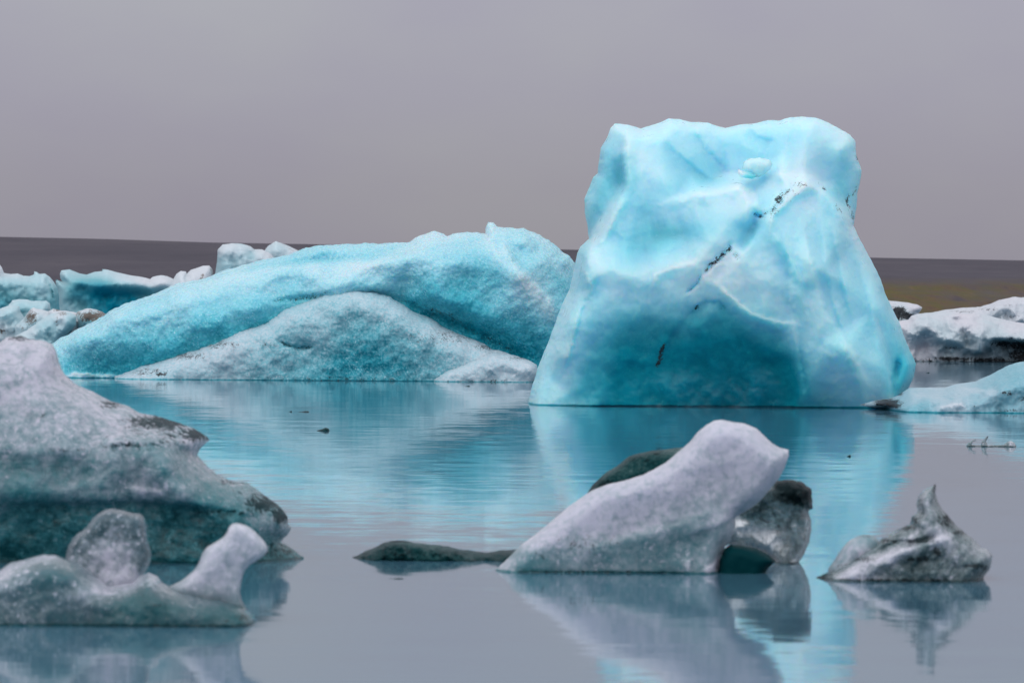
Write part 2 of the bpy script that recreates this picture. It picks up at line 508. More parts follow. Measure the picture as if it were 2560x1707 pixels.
    if parent is not None:
        o.parent = parent
    else:
        o.location = org
    return o

def thing(name, frame, x, wl, label, cat, group=None, back=0.0):
    """an Empty at a floating thing's base"""
    px, py = frame[0] + x * frame[2], frame[1] + wl * frame[2]
    dd = dist_of(px, py) + back
    p = unproject(np.array([px]), np.array([py]), dd)[0]
    o = bpy.data.objects.new(name, None); scene.collection.objects.link(o)
    o.empty_display_size = 0.3
    o.location = (p[0], p[1], 0.0); tag(o, label, cat, group)
    bpy.context.view_layer.update()
    return o

C1 = (1300, 270, 1040 / 2064); C2 = (100, 520, 1360 / 2352); C3 = (0, 560, 560 / 2195); C4 = (2100, 620, 460 / 1503)
C5 = (0, 800, 800 / 1383); C6 = (1200, 1000, 900 / 1996); C7 = (1960, 1050, 600 / 1432); C8 = (640, 960, 760 / 2207)

# ------------------------------------------------------------ water
def grid_mesh(name, xs, ys, zf, mat):
    X, Y = np.meshgrid(xs, ys); Z = zf(X, Y)
    me = bpy.data.meshes.new(name); nx = len(xs)
    v = np.stack([X.ravel(), Y.ravel(), Z.ravel()], 1)
    f = [(j * nx + i, j * nx + i + 1, (j + 1) * nx + i + 1, (j + 1) * nx + i) for j in range(len(ys) - 1) for i in range(nx - 1)]
    me.from_pydata([tuple(p) for p in v], [], f); me.update()
    me.polygons.foreach_set('use_smooth', [True] * len(f))
    me.materials.append(mat)
    o = bpy.data.objects.new(name, me); scene.collection.objects.link(o)
    return o

m, nt, b, o_ = mat_new('lake_water')
geo = N(nt, 'ShaderNodeNewGeometry'); V = geo.outputs['Position']
b.inputs['Base Color'].default_value = (0.06, 0.155, 0.22, 1)
b.inputs['Roughness'].default_value = 0.055
b.inputs['IOR'].default_value = 1.45
big = noise_n(nt, V, 0.09, 3, 0.5, stretch=(0.6, 1.6, 1))
amp = N(nt, 'ShaderNodeMapRange'); amp.inputs[1].default_value = 0.35; amp.inputs[2].default_value = 0.68
amp.inputs[3].default_value = 0.55; amp.inputs[4].default_value = 1.0
L(nt, big.outputs[0], amp.inputs[0])
w1 = noise_n(nt, V, 1.0, 3, 0.55, stretch=(1.0, 3.0, 1))
w2 = noise_n(nt, V, 5.0, 2, 0.5, stretch=(0.8, 2.2, 1))
w3 = noise_n(nt, V, 0.22, 2, 0.5, stretch=(1, 2.0, 1))
def cen(n, k):
    s = N(nt, 'ShaderNodeVectorMath', operation='SUBTRACT'); L(nt, n.outputs[1], s.inputs[0]); s.inputs[1].default_value = (0.5, 0.5, 0.5)
    q = N(nt, 'ShaderNodeVectorMath', operation='MULTIPLY'); L(nt, s.outputs[0], q.inputs[0]); q.inputs[1].default_value = (k * 0.22, k, 0)
    return q.outputs[0]
def vadd(a, b_):
    s = N(nt, 'ShaderNodeVectorMath', operation='ADD'); L(nt, a, s.inputs[0])
    if isinstance(b_, tuple): s.inputs[1].default_value = b_
    else: L(nt, b_, s.inputs[1])
    return s.outputs[0]
sl = vadd(vadd(cen(w1, 0.034), cen(w2, 0.034)), cen(w3, 0.006))
q = N(nt, 'ShaderNodeVectorMath', operation='SCALE'); L(nt, sl, q.inputs[0]); 
spw = N(nt, 'ShaderNodeSeparateXYZ'); L(nt, V, spw.inputs[0])
calm = N(nt, 'ShaderNodeMapRange'); calm.inputs[1].default_value = 19; calm.inputs[2].default_value = 34
calm.inputs[3].default_value = 0.75; calm.inputs[4].default_value = 1.0
L(nt, spw.outputs[1], calm.inputs[0])
L(nt, math_n(nt, 'MULTIPLY', amp.outputs[0], calm.outputs[0]), q.inputs[3])
nn = N(nt, 'ShaderNodeVectorMath', operation='NORMALIZE'); L(nt, vadd(q.outputs[0], (0, 0, 1)), nn.inputs[0])
L(nt, nn.outputs[0], b.inputs['Normal'])
water = grid_mesh('water', np.linspace(-2500, 2500, 11), np.linspace(-600, 3000, 11), lambda X, Y: X * 0, m)
tag(water, kind='structure')

# ------------------------------------------------------------ moraine
m, nt, b, o_ = mat_new('moraine_gravel')
geo = N(nt, 'ShaderNodeNewGeometry'); V = geo.outputs['Position']
sp = N(nt, 'ShaderNodeSeparateXYZ'); L(nt, V, sp.inputs[0])
g1 = noise_n(nt, V, 0.03, 8, 0.6, stretch=(1, 1, 2))
g2 = noise_n(nt, V, 0.35, 8, 0.7)
r = N(nt, 'ShaderNodeValToRGB'); set_ramp(r, [(0.3, (0.062, 0.058, 0.072)), (0.5, (0.080, 0.073, 0.089)), (0.7, (0.104, 0.094, 0.108))])
L(nt, math_n(nt, 'ADD', math_n(nt, 'MULTIPLY', g1.outputs[0], 0.7), math_n(nt, 'MULTIPLY', g2.outputs[0], 0.3)), r.inputs[0])
# moss and grass low down on the right-hand slope
hgt = N(nt, 'ShaderNodeMapRange'); hgt.inputs[1].default_value = 6.6; hgt.inputs[2].default_value = 4.2
L(nt, sp.outputs[2], hgt.inputs[0])
xr = N(nt, 'ShaderNodeMapRange'); xr.inputs[1].default_value = 10; xr.inputs[2].default_value = 40
L(nt, sp.outputs[0], xr.inputs[0])
g3 = noise_n(nt, V, 0.11, 7, 0.65, stretch=(1.6, 0.22, 1))
mask = math_n(nt, 'MULTIPLY', math_n(nt, 'MULTIPLY', hgt.outputs[0], xr.outputs[0]),
              math_n(nt, 'MULTIPLY', math_n(nt, 'SUBTRACT', g3.outputs[0], 0.22), 2.6, True), True)
g4 = noise_n(nt, V, 0.2, 8, 0.75, stretch=(1.5, 0.2, 1))
rg = N(nt, 'ShaderNodeValToRGB'); set_ramp(rg, [(0.35, (0.065, 0.048, 0.044)), (0.45, (0.12, 0.080, 0.044)), (0.55, (0.095, 0.085, 0.028)), (0.68, (0.155, 0.10, 0.04))])
L(nt, g4.outputs[0], rg.inputs[0])
mx = N(nt, 'ShaderNodeMix', data_type='RGBA'); L(nt, mask, mx.inputs[0]); L(nt, r.outputs[0], mx.inputs[6]); L(nt, rg.outputs[0], mx.inputs[7])
L(nt, mx.outputs[2], b.inputs['Base Color']); b.inputs['Roughness'].default_value = 0.95
b.inputs['Specular IOR Level'].default_value = 0.1
bn = N(nt, 'ShaderNodeBump'); bn.inputs['Distance'].default_value = 0.6; bn.inputs['Strength'].default_value = 0.5
L(nt, g2.outputs[0], bn.inputs['Height']); L(nt, bn.outputs[0], b.inputs['Normal'])

RIDGE_D = 760.0
def crest(px):
    """crest height (m) of the moraine seen at pixel column px"""
    cy = np.interp(px, [-2600, 0, 250, 520, 760, 1430, 2180, 2560, 5200], [520, 592, 597, 606, 610, 624, 644, 651, 700])
    return unproject(px, cy, np.full(np.shape(px), RIDGE_D))[..., 2]
def terr(X, Y):
    px = W_PX / 2 + F * X / np.maximum(Y, 300) * 1.0
    H = crest(np.clip(px, -2600, 5200))
    t = np.clip((Y - 390) / (RIDGE_D - 390), 0, 1)
    prof = 0.55 * t ** 0.8 + 0.45 * t ** 1.6
    Z = -1.0 + (H + 1.0) * prof
    n = np.zeros(X.shape)
    for i in range(X.shape[0]):
        for j in range(X.shape[1]):
            n[i, j] = mnoise.fractal(Vector((X[i, j] / 60, Y[i, j] / 45, 2.0)), 1.0, 2, 4)
    Z = Z + n * 1.1 * np.clip(t * 4, 0, 1) * np.clip((1 - t) * 3, 0.06, 1)
    Z = np.where(Y > RIDGE_D, H + (Y - RIDGE_D) * 0.0005, Z)
    return Z
ys = np.concatenate([np.linspace(385, 770, 90), [900, 1200, 1800, 3000]])
hill = grid_mesh('hills', np.linspace(-700, 700, 281), ys, terr, m)
tag(hill, kind='structure')

# ------------------------------------------------------------ materials of the ice
M_BIG = ice_mat('glacier_ice', BLUE, sc=0.8, vary=0.028, grain=0.03, bump=0.09, gbump=0.06, sss=0.9, sscale=0.6, rough=0.28, streak=0.045, spec=.4)
M_LONG = ice_mat('granular_blue_ice', BLUE, sc=0.9, vary=0.15, grain=0.22, bump=0.15, gbump=0.6, sss=0.5, rough=0.22, spec=.45)
M_MOUND = ice_mat('granular_grey_ice', [(0.0, (0.60, 0.69, 0.75)), (0.25, (0.42, 0.64, 0.71)), (0.45, (0.20, 0.52, 0.60)), (0.7, (0.02, 0.33, 0.42)), (1.0, (0.0, 0.14, 0.2))],
                 sc=0.9, vary=0.16, grain=0.42, bump=0.14, gbump=0.5, sss=0.4, rough=0.25, spec=.45)
M_MINT = ice_mat('far_pale_ice', MINT, sc=0.5, vary=0.08, bump=0.12, sss=0.6, rough=0.4, dirtcol=(0.12, 0.085, 0.065))
M_SNOW = ice_mat('far_snowy_ice', SNOW, sc=0.6, vary=0.18, grain=0.1, bump=0.6, gbump=0.4, sss=0.3, rough=0.5, dirtcol=(0.022, 0.02, 0.022))
M_SHELF = ice_mat('shelf_ice', [(0.0, (0.50, 0.58, 0.64)), (0.2, (0.36, 0.51, 0.58)), (0.4, (0.20, 0.44, 0.52)), (0.7, (0.02, 0.30, 0.38)), (1, (0, .15, .2))],
                 sc=1.2, vary=0.12, grain=0.10, bump=0.2, gbump=0.3, sss=0.6, rough=0.3, dirtcol=(0.03, 0.02, 0.02))
M_GREY = ice_mat('grey_clear_ice', GREY, coat=.25, gf=.33, sc=3.0, vary=0.20, grain=0.45, bump=0.10, gbump=0.3, sss=0.85, sscale=.7, trans=0.3, rough=0.18, streak=.26, sstretch=(.4, .6, 2.6), spec=.5, dirtcol=(0.010, 0.026, 0.030))
M_SPIKE = ice_mat('streaked_grey_ice', coat=.25, ramp= [(0.0, (.57, .57, .64)), (.25, (.38, .42, .46)), (.5, (.17, .235, .25)), (.75, (.05, .10, .11)), (1.0, (.01, .04, .045))], gf=.33, sc=4.0, vary=0.26, grain=0.45, bump=0.12, gbump=0.4, sss=0.7, sscale=.5, trans=0.2, rough=0.22, spec=.5, dirtcol=(0.02, 0.026, 0.028))
M_FROST = ice_mat('frosted_ice', GREY, coat=.25, gf=.33, sc=4.0, vary=0.12, grain=0.38, bump=0.07, gbump=0.15, sss=0.9, sscale=1.0, trans=.3, rough=0.3, spec=.45, dirtcol=(0.03, 0.035, 0.035))
M_DARK = ice_mat('dark_clear_ice', ramp= [(0.0, (.14, .21, .21)), (0.45, (.035, .10, .10)), (.75, (.005, .052, .056)), (1.0, (.0, .028, .032))], gf=.4, sc=4.0, vary=0.40, grain=0.5, bump=0.9, gbump=0.9, sss=0.0, trans=0.0, rough=0.3, spec=.18, dirtcol=(0.006, 0.012, 0.014))
M_HORN = ice_mat('smooth_frosted_ice', GREY, coat=.25, gf=.33, sc=4.0, vary=0.14, grain=0.22, bump=0.05, gbump=0.1, sss=0.9, sscale=1.0, trans=.5, rough=0.15, spec=.5)
M_KNOB = ice_mat('cloudy_clear_ice', GREY, coat=.25, gf=.33, sc=4.0, vary=0.28, grain=0.30, bump=0.12, gbump=0.2, sss=0.6, sscale=.8, trans=0.85, rough=0.12, spec=.5, dirtcol=(0.03, 0.035, 0.035))
M_BASE = ice_mat('cloudy_teal_ice', GREY, coat=.25, gf=.33, sc=4.0, vary=0.28, grain=0.30, bump=0.12, gbump=0.2, sss=0.8, sscale=.8, trans=0.6, rough=0.13, spec=.5, dirtcol=(0.03, 0.035, 0.035))
M_HOLE = ice_mat('deep_teal_fill', [(0, (0, .035, .042)), (1, (0, .03, .036))], sc=4.0, vary=0.04, bump=0.1, sss=0.0, rough=0.5, spec=.1)
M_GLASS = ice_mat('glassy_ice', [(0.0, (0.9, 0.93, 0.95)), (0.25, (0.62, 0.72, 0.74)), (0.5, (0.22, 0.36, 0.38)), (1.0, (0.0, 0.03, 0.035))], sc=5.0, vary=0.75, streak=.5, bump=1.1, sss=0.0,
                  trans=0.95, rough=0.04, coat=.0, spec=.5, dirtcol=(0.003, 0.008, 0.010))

# ------------------------------------------------------------ the large iceberg
o = ice('iceberg', C1, [(38, 1472), (60, 1380), (95, 1270), (140, 1160), (180, 1050), (215, 960), (245, 900), (262, 830), (275, 760), (285, 715),
     (300, 685), (343, 648), (338, 600), (322, 520), (318, 450), (340, 400), (365, 340), (385, 325), (392, 260), (400, 200), (432, 150), (450, 100), (470, 78), (530, 82), (600, 102), (650, 88),
     (690, 75), (738, 53), (790, 55), (840, 68), (930, 75), (1018, 100), (1050, 92), (1110, 80), (1180, 75), (1230, 60), (1290, 62),
     (1340, 48), (1400, 43), (1470, 50), (1530, 72), (1590, 105), (1640, 135), (1665, 165), (1668, 230), (1678, 262), (1695, 310), (1690, 350), (1675, 420), (1668, 500), (1655, 585), (1690, 660), (1740, 750), (1790, 850), (1815, 930),
     (1845, 990), (1880, 1060), (1905, 1130), (1935, 1200), (1965, 1270), (1955, 1330), (1930, 1385), (1900, 1425), (1850, 1600), (38, 1600)],
    1483, 1.5, 34, M_BIG, step=4.5, jagamp=1.2, smooth=6, noise_amp=0.05, noise_len=80, back=0.9, ridged=0.03, scallop=(.09, 80, 170, -14),
    depth=[(300, -60, .35), (900, -60, .35), (1500, -60, .35), (1900, 0, .3), (200, 400, .3), (-100, 1100, .6), (2100, 900, .7), (0, 1480, 1.2), (100, 1480, 1.2), (300, 1480, 1.45), (600, 1480, 1.5), (1000, 1480, 1.5), (1400, 1480, 1.5), (1700, 1480, 1.5), (1850, 1480, 1.3), (2000, 1480, 1.2),
           (0, 1700, 1.2), (1000, 1700, 1.5), (2000, 1700, 1.2),
           (130, 1300, 1.0), (250, 1250, 1.6), (330, 1050, 1.9), (300, 900, 1.4), (355, 885, 1.9), (450, 1150, 1.8),
           (640, 1000, 1.95), (800, 930, 2.05), (960, 880, 2.15), (1100, 1000, 2.1), (1250, 1080, 2.1), (1380, 1120, 2.1), (1500, 1150, 2.1),
           (500, 1350, 1.6), (700, 1250, 1.5), (850, 1080, 1.85), (950, 980, 2.02), (1000, 1300, 1.55), (1200, 1250, 1.58), (1050, 1100, 1.85), (1350, 1300, 1.65), (1370, 1140, 2.05),
           (1450, 1300, 2.0), (1600, 1200, 2.2), (1700, 1350, 1.8), (1830, 1300, 1.6), (1860, 1400, 1.3), (1850, 1300, 1.0),
           (1060, 700, 2.05), (1100, 690, 1.95), (1130, 620, 1.72), (1180, 540, 1.7), (1230, 560, 2.0), (1170, 640, 2.0), (1100, 720, 2.15), (1300, 800, 2.15), (1200, 850, 2.2), (1390, 900, 2.2),
           (1250, 590, 2.05), (1340, 700, 2.15), (1340, 440, 1.7), (1450, 385, 1.5), (1560, 700, 1.85), (1500, 800, 2.25), (1640, 900, 1.8), (1600, 750, 1.6), (1750, 1000, 1.5),
           (850, 780, 2.2), (700, 780, 2.0), (660, 870, 2.05), (450, 800, 2.0), (330, 760, 1.8), (300, 690, 1.3), (345, 860, 2.0),
           (700, 640, 1.6), (560, 650, 1.6), (820, 640, 1.7), (640, 720, 1.7),
           (760, 460, 1.5), (900, 430, 1.75), (1080, 390, 1.55), (1170, 480, 1.75), (1050, 560, 2.0), (950, 680, 2.15), (860, 500, 1.85),
           (440, 570, 1.5), (530, 400, 1.35), (530, 200, 1.15), (530, 110, .8), (360, 660, 1.4), (400, 640, 1.45), (480, 480, 1.45),
           (505, 390, .75), (500, 200, .75), (455, 470, .7), (410, 570, .65), (360, 640, .5), (340, 500, .35), (400, 350, .5), (400, 450, .6), (450, 250, .6), (470, 120, .5),
           (1640, 130, .3), (1560, 300, .55), (1600, 200, .6), (1650, 250, .4), (1600, 440, .45), (1640, 500, .35), (1560, 390, .5), (1680, 330, .25), (1590, 460, .55), (1650, 570, .5),
           (1495, 410, 1.25), (1560, 480, 1.25), (1620, 560, 1.15), (1660, 630, 1.0),
           (600, 150, 0.95), (750, 120, 0.75), (700, 300, 1.25), (700, 160, 1.0), (850, 330, 0.95), (950, 360, 0.7), (1020, 320, 0.35), (1000, 200, 0.45), (870, 180, 0.8), (1100, 150, 0.5),
           (1100, 330, 0.5), (1170, 350, 0.9), (1250, 330, 1.0), (1250, 260, 0.75), (1300, 200, 0.7), (1430, 180, 0.8), (1500, 200, 0.65), (1540, 330, 0.55), (1400, 300, 0.9), (1500, 370, 0.6), (1300, 340, 1.3), (1150, 420, 1.2)],
    clar_pts=[(340, 480, 0.270), (380, 500, 0.450), (350, 560, 0.360), (420, 400, 0.432), (495, 330, 0.468), (440, 200, 0.306), (480, 100, 0.126), (490, 250, 0.396), (540, 200, 0.126), (600, 250, 0.054),
            (1600, 150, 0.090), (1640, 180, 0.198), (1560, 300, 0.234), (1600, 300, 0.324), (1600, 420, 0.450), (1560, 420, 0.360), (1660, 330, 0.198), (1650, 450, 0.270), (1640, 550, 0.198), (650, 330, 0.090), (700, 120, 0.144), (850, 120, 0.144), (740, 230, 0.252), (850, 280, 0.270), (950, 350, 0.324), (1000, 250, 0.180), (1100, 200, 0.216), (1250, 230, 0.270), (1400, 150, 0.180),
              (1400, 80, 0.126), (1200, 120, 0.234), (1530, 150, 0.126), (1400, 250, 0.072), (1300, 330, 0.036), (1400, 350, -0.018), (1450, 420, 0.036), (1180, 400, 0.144), (1200, 460, 0.270),
              (560, 450, 0.288), (650, 420, 0.306), (800, 380, 0.306), (450, 560, 0.140), (400, 650, 0.180), (620, 580, 0.420), (700, 620, 0.500), (780, 620, 0.460), (560, 660, 0.440), (640, 700, 0.380),
              (750, 500, 0.144), (900, 440, 0.045), (1080, 420, 0.018), (1130, 480, 0.018), (1000, 560, 0.200), (900, 600, 0.340), (1000, 640, 0.160), (1140, 600, 0.440), (1100, 660, 0.340),
              (350, 750, 0.080), (300, 820, 0.360), (420, 850, 0.060), (520, 860, 0.100), (700, 800, 0.100), (900, 760, 0.040), (800, 860, 0.080), (950, 830, 0.020), (1060, 740, 0.020), (600, 930, 0.220), (450, 960, 0.220), (700, 940, 0.260),
              (1200, 700, 0.160), (1300, 800, 0.180), (1250, 640, 0.140), (1200, 900, 0.120), (1100, 850, 0.040), (1050, 900, 0.060), (1300, 980, 0.120), (1400, 600, 0.216), (1500, 600, 0.216), (1500, 760, 0.173), (1600, 760, 0.216), (1450, 900, 0.202), (1550, 980, 0.187),
              (1650, 900, 0.245), (1720, 900, 0.216), (1650, 1100, 0.259), (1760, 1150, 0.288), (1850, 1250, 0.450), (1800, 1050, 0.259), (1500, 1080, 0.158), (1500, 1200, 0.245), (1600, 1300, 0.216), (1750, 1350, 0.216), (1800, 1400, 0.216), (1900, 1380, 0.620), (1900, 1250, 0.520),
              (1400, 1150, 0.259), (1300, 1070, 0.300), (1150, 1030, 0.320), (1000, 940, 0.220), (950, 985, 0.340), (1000, 1010, 0.500), (850, 1020, 0.400),
              (200, 1100, 0.260), (150, 1300, 0.260), (100, 1400, 0.240), (200, 1400, 0.160), (270, 1150, 0.220), (240, 1250, 0.200), (340, 1200, 0.440), (330, 1350, 0.560), (420, 1080, 0.400), (500, 1040, 0.460), (600, 1030, 0.460), (250, 1440, 0.450),
              (500, 1200, 0.700), (600, 1150, 0.660), (500, 1350, 0.740), (650, 1300, 0.740), (500, 1450, 0.720), (700, 1100, 0.600), (750, 1050, 0.460), (900, 1100, 0.680), (1100, 1100, 0.640), (1000, 1060, 0.600), (900, 1200, 0.760), (1150, 1200, 0.760), (800, 1300, 0.800),  # hollow's blue ice, with its shade towards the bottom painted in
              (1000, 1350, 0.840), (1250, 1200, 0.700), (1200, 1350, 0.840), (1350, 1250, 0.720), (1000, 1470, 0.900), (800, 1470, 0.840), (1250, 1470, 0.880), (1380, 1420, 0.800), (1450, 1300, 0.360), (1450, 1450, 0.475), (1600, 1450, 0.360), (1700, 1470, 0.331), (1420, 1200, 0.288)],
    strokes=[([(720, 470), (850, 420), (1000, 385), (1090, 385), (1160, 430), (1188, 510)], 15, .12, -0.050, 0),
             ([(340, 655), (400, 585), (470, 460), (518, 380), (515, 220), (525, 130)], 15, .12, -0.060, 0),
             ([(1470, 372), (1540, 430), (1590, 490), (1640, 570), (1700, 690)], 15, .14, -0.070, 0),
             ([(1180, 350), (1280, 325), (1390, 345), (1450, 385)], 15, .10, -0.040, 0),
             ([(1450, 385), (1350, 440), (1250, 530), (1245, 590)], 20, .12, -.05, .17),
             ([(540, 440), (480, 520), (420, 640), (350, 700)], 20, .06, -0.030, 0),
             ([(660, 900), (670, 830), (760, 790), (880, 760)], 15, .08, -0.040, 0),
             ([(1290, 620), (1330, 800), (1330, 960), (1400, 1070)], 15, -.05, 0.064, 0),
             ([(1360, 1080), (1380, 1250), (1420, 1470)], 17, .06, -0.070, 0),
             ([(720, 165), (760, 215), (830, 270), (900, 330), (960, 365)], 17, -.05, 0.080, 0),
             ([(850, 110), (900, 180), (960, 250), (1020, 310)], 25, -.10, 0.080, 0),
             ([(510, 200), (520, 380)], 10, .05, 0.080, 0),
             ([(1120, 100), (1180, 140), (1260, 170)], 15, -.05, 0.096, 0),
             ([(1190, 530), (1240, 520), (1290, 470), (1300, 430), (1350, 400)], 14, -.08, .05, .32),
             ([(1270, 470), (1300, 440)], 16, -.05, 0, .65),
             ([(1160, 520), (1190, 540), (1220, 540)], 7, -.1, 0, .5),
             ([(1050, 665), (1035, 700), (990, 745), (940, 785), (905, 830)], 12, -.10, .05, .58),
             ([(900, 830), (880, 870), (830, 910)], 7, -.08, .04, .40),
             ([(1060, 730), (1085, 745)], 14, -.05, 0, .32),
             ([(1190, 560), (1150, 640), (1095, 715)], 11, -.06, 0.080, 0),
             ([(1240, 590), (1300, 680), (1350, 760), (1390, 860), (1400, 960), (1430, 1060)], 17, .10, 0.112, 0),
             ([(975, 870), (1060, 950), (1150, 1020), (1270, 1060), (1380, 1075)], 12, .08, -0.050, 0),
             ([(830, 1040), (870, 990), (930, 960), (990, 965), (1040, 1010)], 12, -.05, .12, .12),
             ([(865, 1000), (895, 978)], 7, 0, 0, .6),
             ([(800, 1040), (740, 1120), (705, 1190), (680, 1290)], 20, .05, 0.048, 0),
             ([(718, 1165), (700, 1220), (680, 1290)], 11, .0, .05, .62),
             ([(1540, 600), (1570, 760), (1600, 900), (1640, 1050)], 17, -.06, 0.096, 0),
             ([(1480, 560), (1500, 750), (1540, 950), (1600, 1150)], 17, -.05, 0.064, 0),
             ([(1630, 640), (1660, 750), (1720, 950), (1760, 1150)], 20, -.05, 0.080, 0),
             ([(1400, 550), (1430, 720), (1500, 1000), (1640, 1200), (1740, 1400)], 20, .10, -0.040, 0),
             ([(1850, 1430), (1850, 1330), (1880, 1230)], 12, -.12, 0.128, 0),
             ([(1880, 1255), (1885, 1265)], 6, 0, 0, .5),
             ([(280, 900), (230, 1020), (190, 1150), (140, 1330)], 17, -.12, -0.040, 0),
             ([(355, 885), (320, 940), (280, 1040), (250, 1180), (210, 1300)], 17, .10, -0.050, 0),
             ([(275, 720), (330, 830), (355, 885)], 12, .08, -0.060, 0),
             ([(1370, 360), (1400, 380), (1420, 400)], 24, .05, -.1, .30),
             ([(1672, 230), (1676, 262)], 8, 0, 0, .8), ([(1630, 420), (1622, 470), (1640, 510)], 9, -.02, 0, .6), ([(1668, 380), (1655, 440)], 6, 0, 0, .45),
             ([(1500, 395), (1520, 405)], 8, 0, 0, .7), ([(1560, 470), (1600, 530)], 8, 0, 0, .4), ([(1640, 500), (1655, 560)], 8, 0, 0, .4)])
tag(o, 'tallest iceberg, bright turquoise block with arched dark teal hollow at the waterline', 'iceberg')
# glassy chunk lying in the hollow on top
chunk_anchor = thing('ice_chunk', C1, 1180, 1480, 'small glassy white ice boulder lying in the hollow on top of the tallest iceberg', 'ice chunk', back=1.0)
chunk_anchor.location.z = 3.25
bpy.context.view_layer.update()
ice('boulder', C1, [(1100, 300), (1110, 268), (1140, 250), (1190, 245), (1235, 258), (1252, 275), (1245, 300), (1215, 330), (1180, 345), (1130, 345)], None, .22, 22, M_BIG, chunk_anchor,
    step=3.5, jagamp=2.2, dist=57.5, noise_amp=.05, clar=.10, smooth=2)
ice('splinter', C1, [(1080, 302), (1105, 315), (1150, 322), (1180, 338), (1150, 352), (1100, 345), (1084, 330)], None, .14, 14, M_BIG, chunk_anchor,
    step=3.5, jagamp=1.5, dist=57.3, noise_amp=.03, clar_pts=[(1085, 310, .0), (1150, 340, .45)], smooth=1)

# ------------------------------------------------------------ the long low berg on the left
o = ice('iceberg', C2, [(20, 620), (50, 585), (90, 560), (150, 530), (230, 490), (290, 455), (350, 420), (430, 390), (520, 362), (600, 325), (700, 308), (760, 280),
     (850, 255), (960, 225), (1060, 205), (1150, 170), (1240, 160), (1330, 157), (1400, 150), (1480, 155), (1600, 145), (1650, 115), (1700, 100),
     (1740, 108), (1760, 118), (1830, 104), (1900, 108), (1925, 112), (1930, 85), (1938, 58), (1960, 62), (1975, 82), (2060, 90), (2090, 85), (2140, 105),
     (2200, 135), (2250, 180), (2290, 210), (2312, 235), (2330, 300), (2400, 400), (2420, 900), (20, 900)],
    742, 1.0, 55, M_LONG, step=4.5, jagamp=3.2, smooth=8, noise_amp=.12, noise_len=70, ridged=.05, scallop=(.12, 120, 60, -20),
    depth=[(20, 740, 1.0), (300, 740, 1.0), (1200, 740, .9), (2400, 740, .9), (20, 1000, 1.0), (1200, 1000, .9), (2400, 1000, .9),
           (60, 620, .8), (200, 560, 1.3), (400, 480, 1.6), (400, 620, 1.5), (600, 400, 1.5), (700, 340, 1.2), (900, 300, 1.1), (750, 480, 1.9), (1100, 250, 1.0), (1150, 290, 1.5), (1400, 245, 1.2), (1400, 190, .6), (1100, 215, .6), (1500, 200, .9),
           (1050, 400, 1.6), (1300, 330, 1.7), (1500, 230, 1.6), (1600, 200, 1.6), (1700, 130, 1.0), (1750, 250, 1.9), (1700, 380, 1.9), (1500, 340, 1.6), (1560, 400, 1.1), (1700, 470, 1.2), (1900, 540, 1.2), (2100, 640, .9),
           (1850, 200, 1.5), (1960, 130, .9), (1950, 260, 1.5), (2080, 300, 1.8), (2000, 420, 1.7), (2200, 200, .8), (2200, 300, 1.1), (2300, 300, .5), (2250, 450, 1.2), (2150, 500, 1.4), (2050, 540, 1.3), (2200, 640, .9), (1960, 480, 1.7)],
    clar_pts=[(100, 600, 0.249), (200, 540, 0.249), (350, 470, 0.230), (150, 680, 0.482), (300, 640, 0.528), (250, 710, 0.621), (400, 560, 0.398), (420, 680, 0.584), (550, 500, 0.342), (550, 600, 0.528), (700, 560, 0.584), (750, 480, 0.454), (600, 400, 0.193), (700, 340, 0.193), (850, 280, 0.212),
              (900, 360, 0.249), (850, 420, 0.379), (1000, 240, 0.249), (1150, 190, 0.249), (1200, 220, 0.342), (1400, 190, 0.286), (1500, 170, 0.305), (1200, 255, 0.137), (1400, 245, 0.100), (1250, 310, 0.193), (1100, 360, 0.323), (1300, 350, 0.305), (1500, 250, 0.193), (1700, 120, 0.082), (1640, 160, 0.137),
              (1600, 250, 0.230), (1750, 180, 0.212), (1750, 260, 0.286), (1850, 150, 0.249), (1600, 320, 0.379), (1700, 350, 0.509), (1850, 320, 0.472), (1900, 250, 0.398), (1940, 90, 0.119), (2050, 130, 0.193), (2150, 150, 0.193), (2250, 220, 0.249), (2200, 270, 0.305), (2250, 350, 0.435), (2100, 260, 0.323),
              (2000, 300, 0.398), (2080, 330, 0.137), (2150, 380, 0.175), (2200, 430, 0.230), (2000, 420, 0.361), (1850, 430, 0.565), (1750, 440, 0.584), (2000, 500, 0.584), (2120, 520, 0.528), (2100, 600, 0.658), (2180, 560, 0.528), (2250, 480, 0.342), (1550, 370, 0.435)],
    strokes=[([(700, 330), (900, 285), (1100, 252), (1300, 242), (1440, 238), (1560, 190)], 16, .12, -.12, 0),
             ([(1050, 225), (1250, 225), (1480, 205)], 14, -.12, .08, 0),
             ([(1500, 385), (1620, 420), (1780, 480), (1900, 545), (2000, 600), (2150, 660)], 20, -.05, .12, .24),  # dirt band; the gap's shadow above the mound is painted in too
             ([(1620, 420), (1760, 460), (1850, 510)], 14, .05, -.15, .32),
             ([(1000, 400), (1150, 388), (1260, 372)], 12, -.08, .10, .35),
             ([(1990, 130), (2040, 240), (2090, 300), (2200, 400), (2220, 500)], 22, .14, -.18, 0),
             ([(1940, 70), (1960, 180), (2000, 260)], 16, .10, -.08, 0),
             ([(110, 722), (200, 718), (330, 728)], 10, .1, -.5, 0)])
tag(o, 'long low turquoise iceberg with granular sloping back left of the tallest iceberg', 'iceberg')

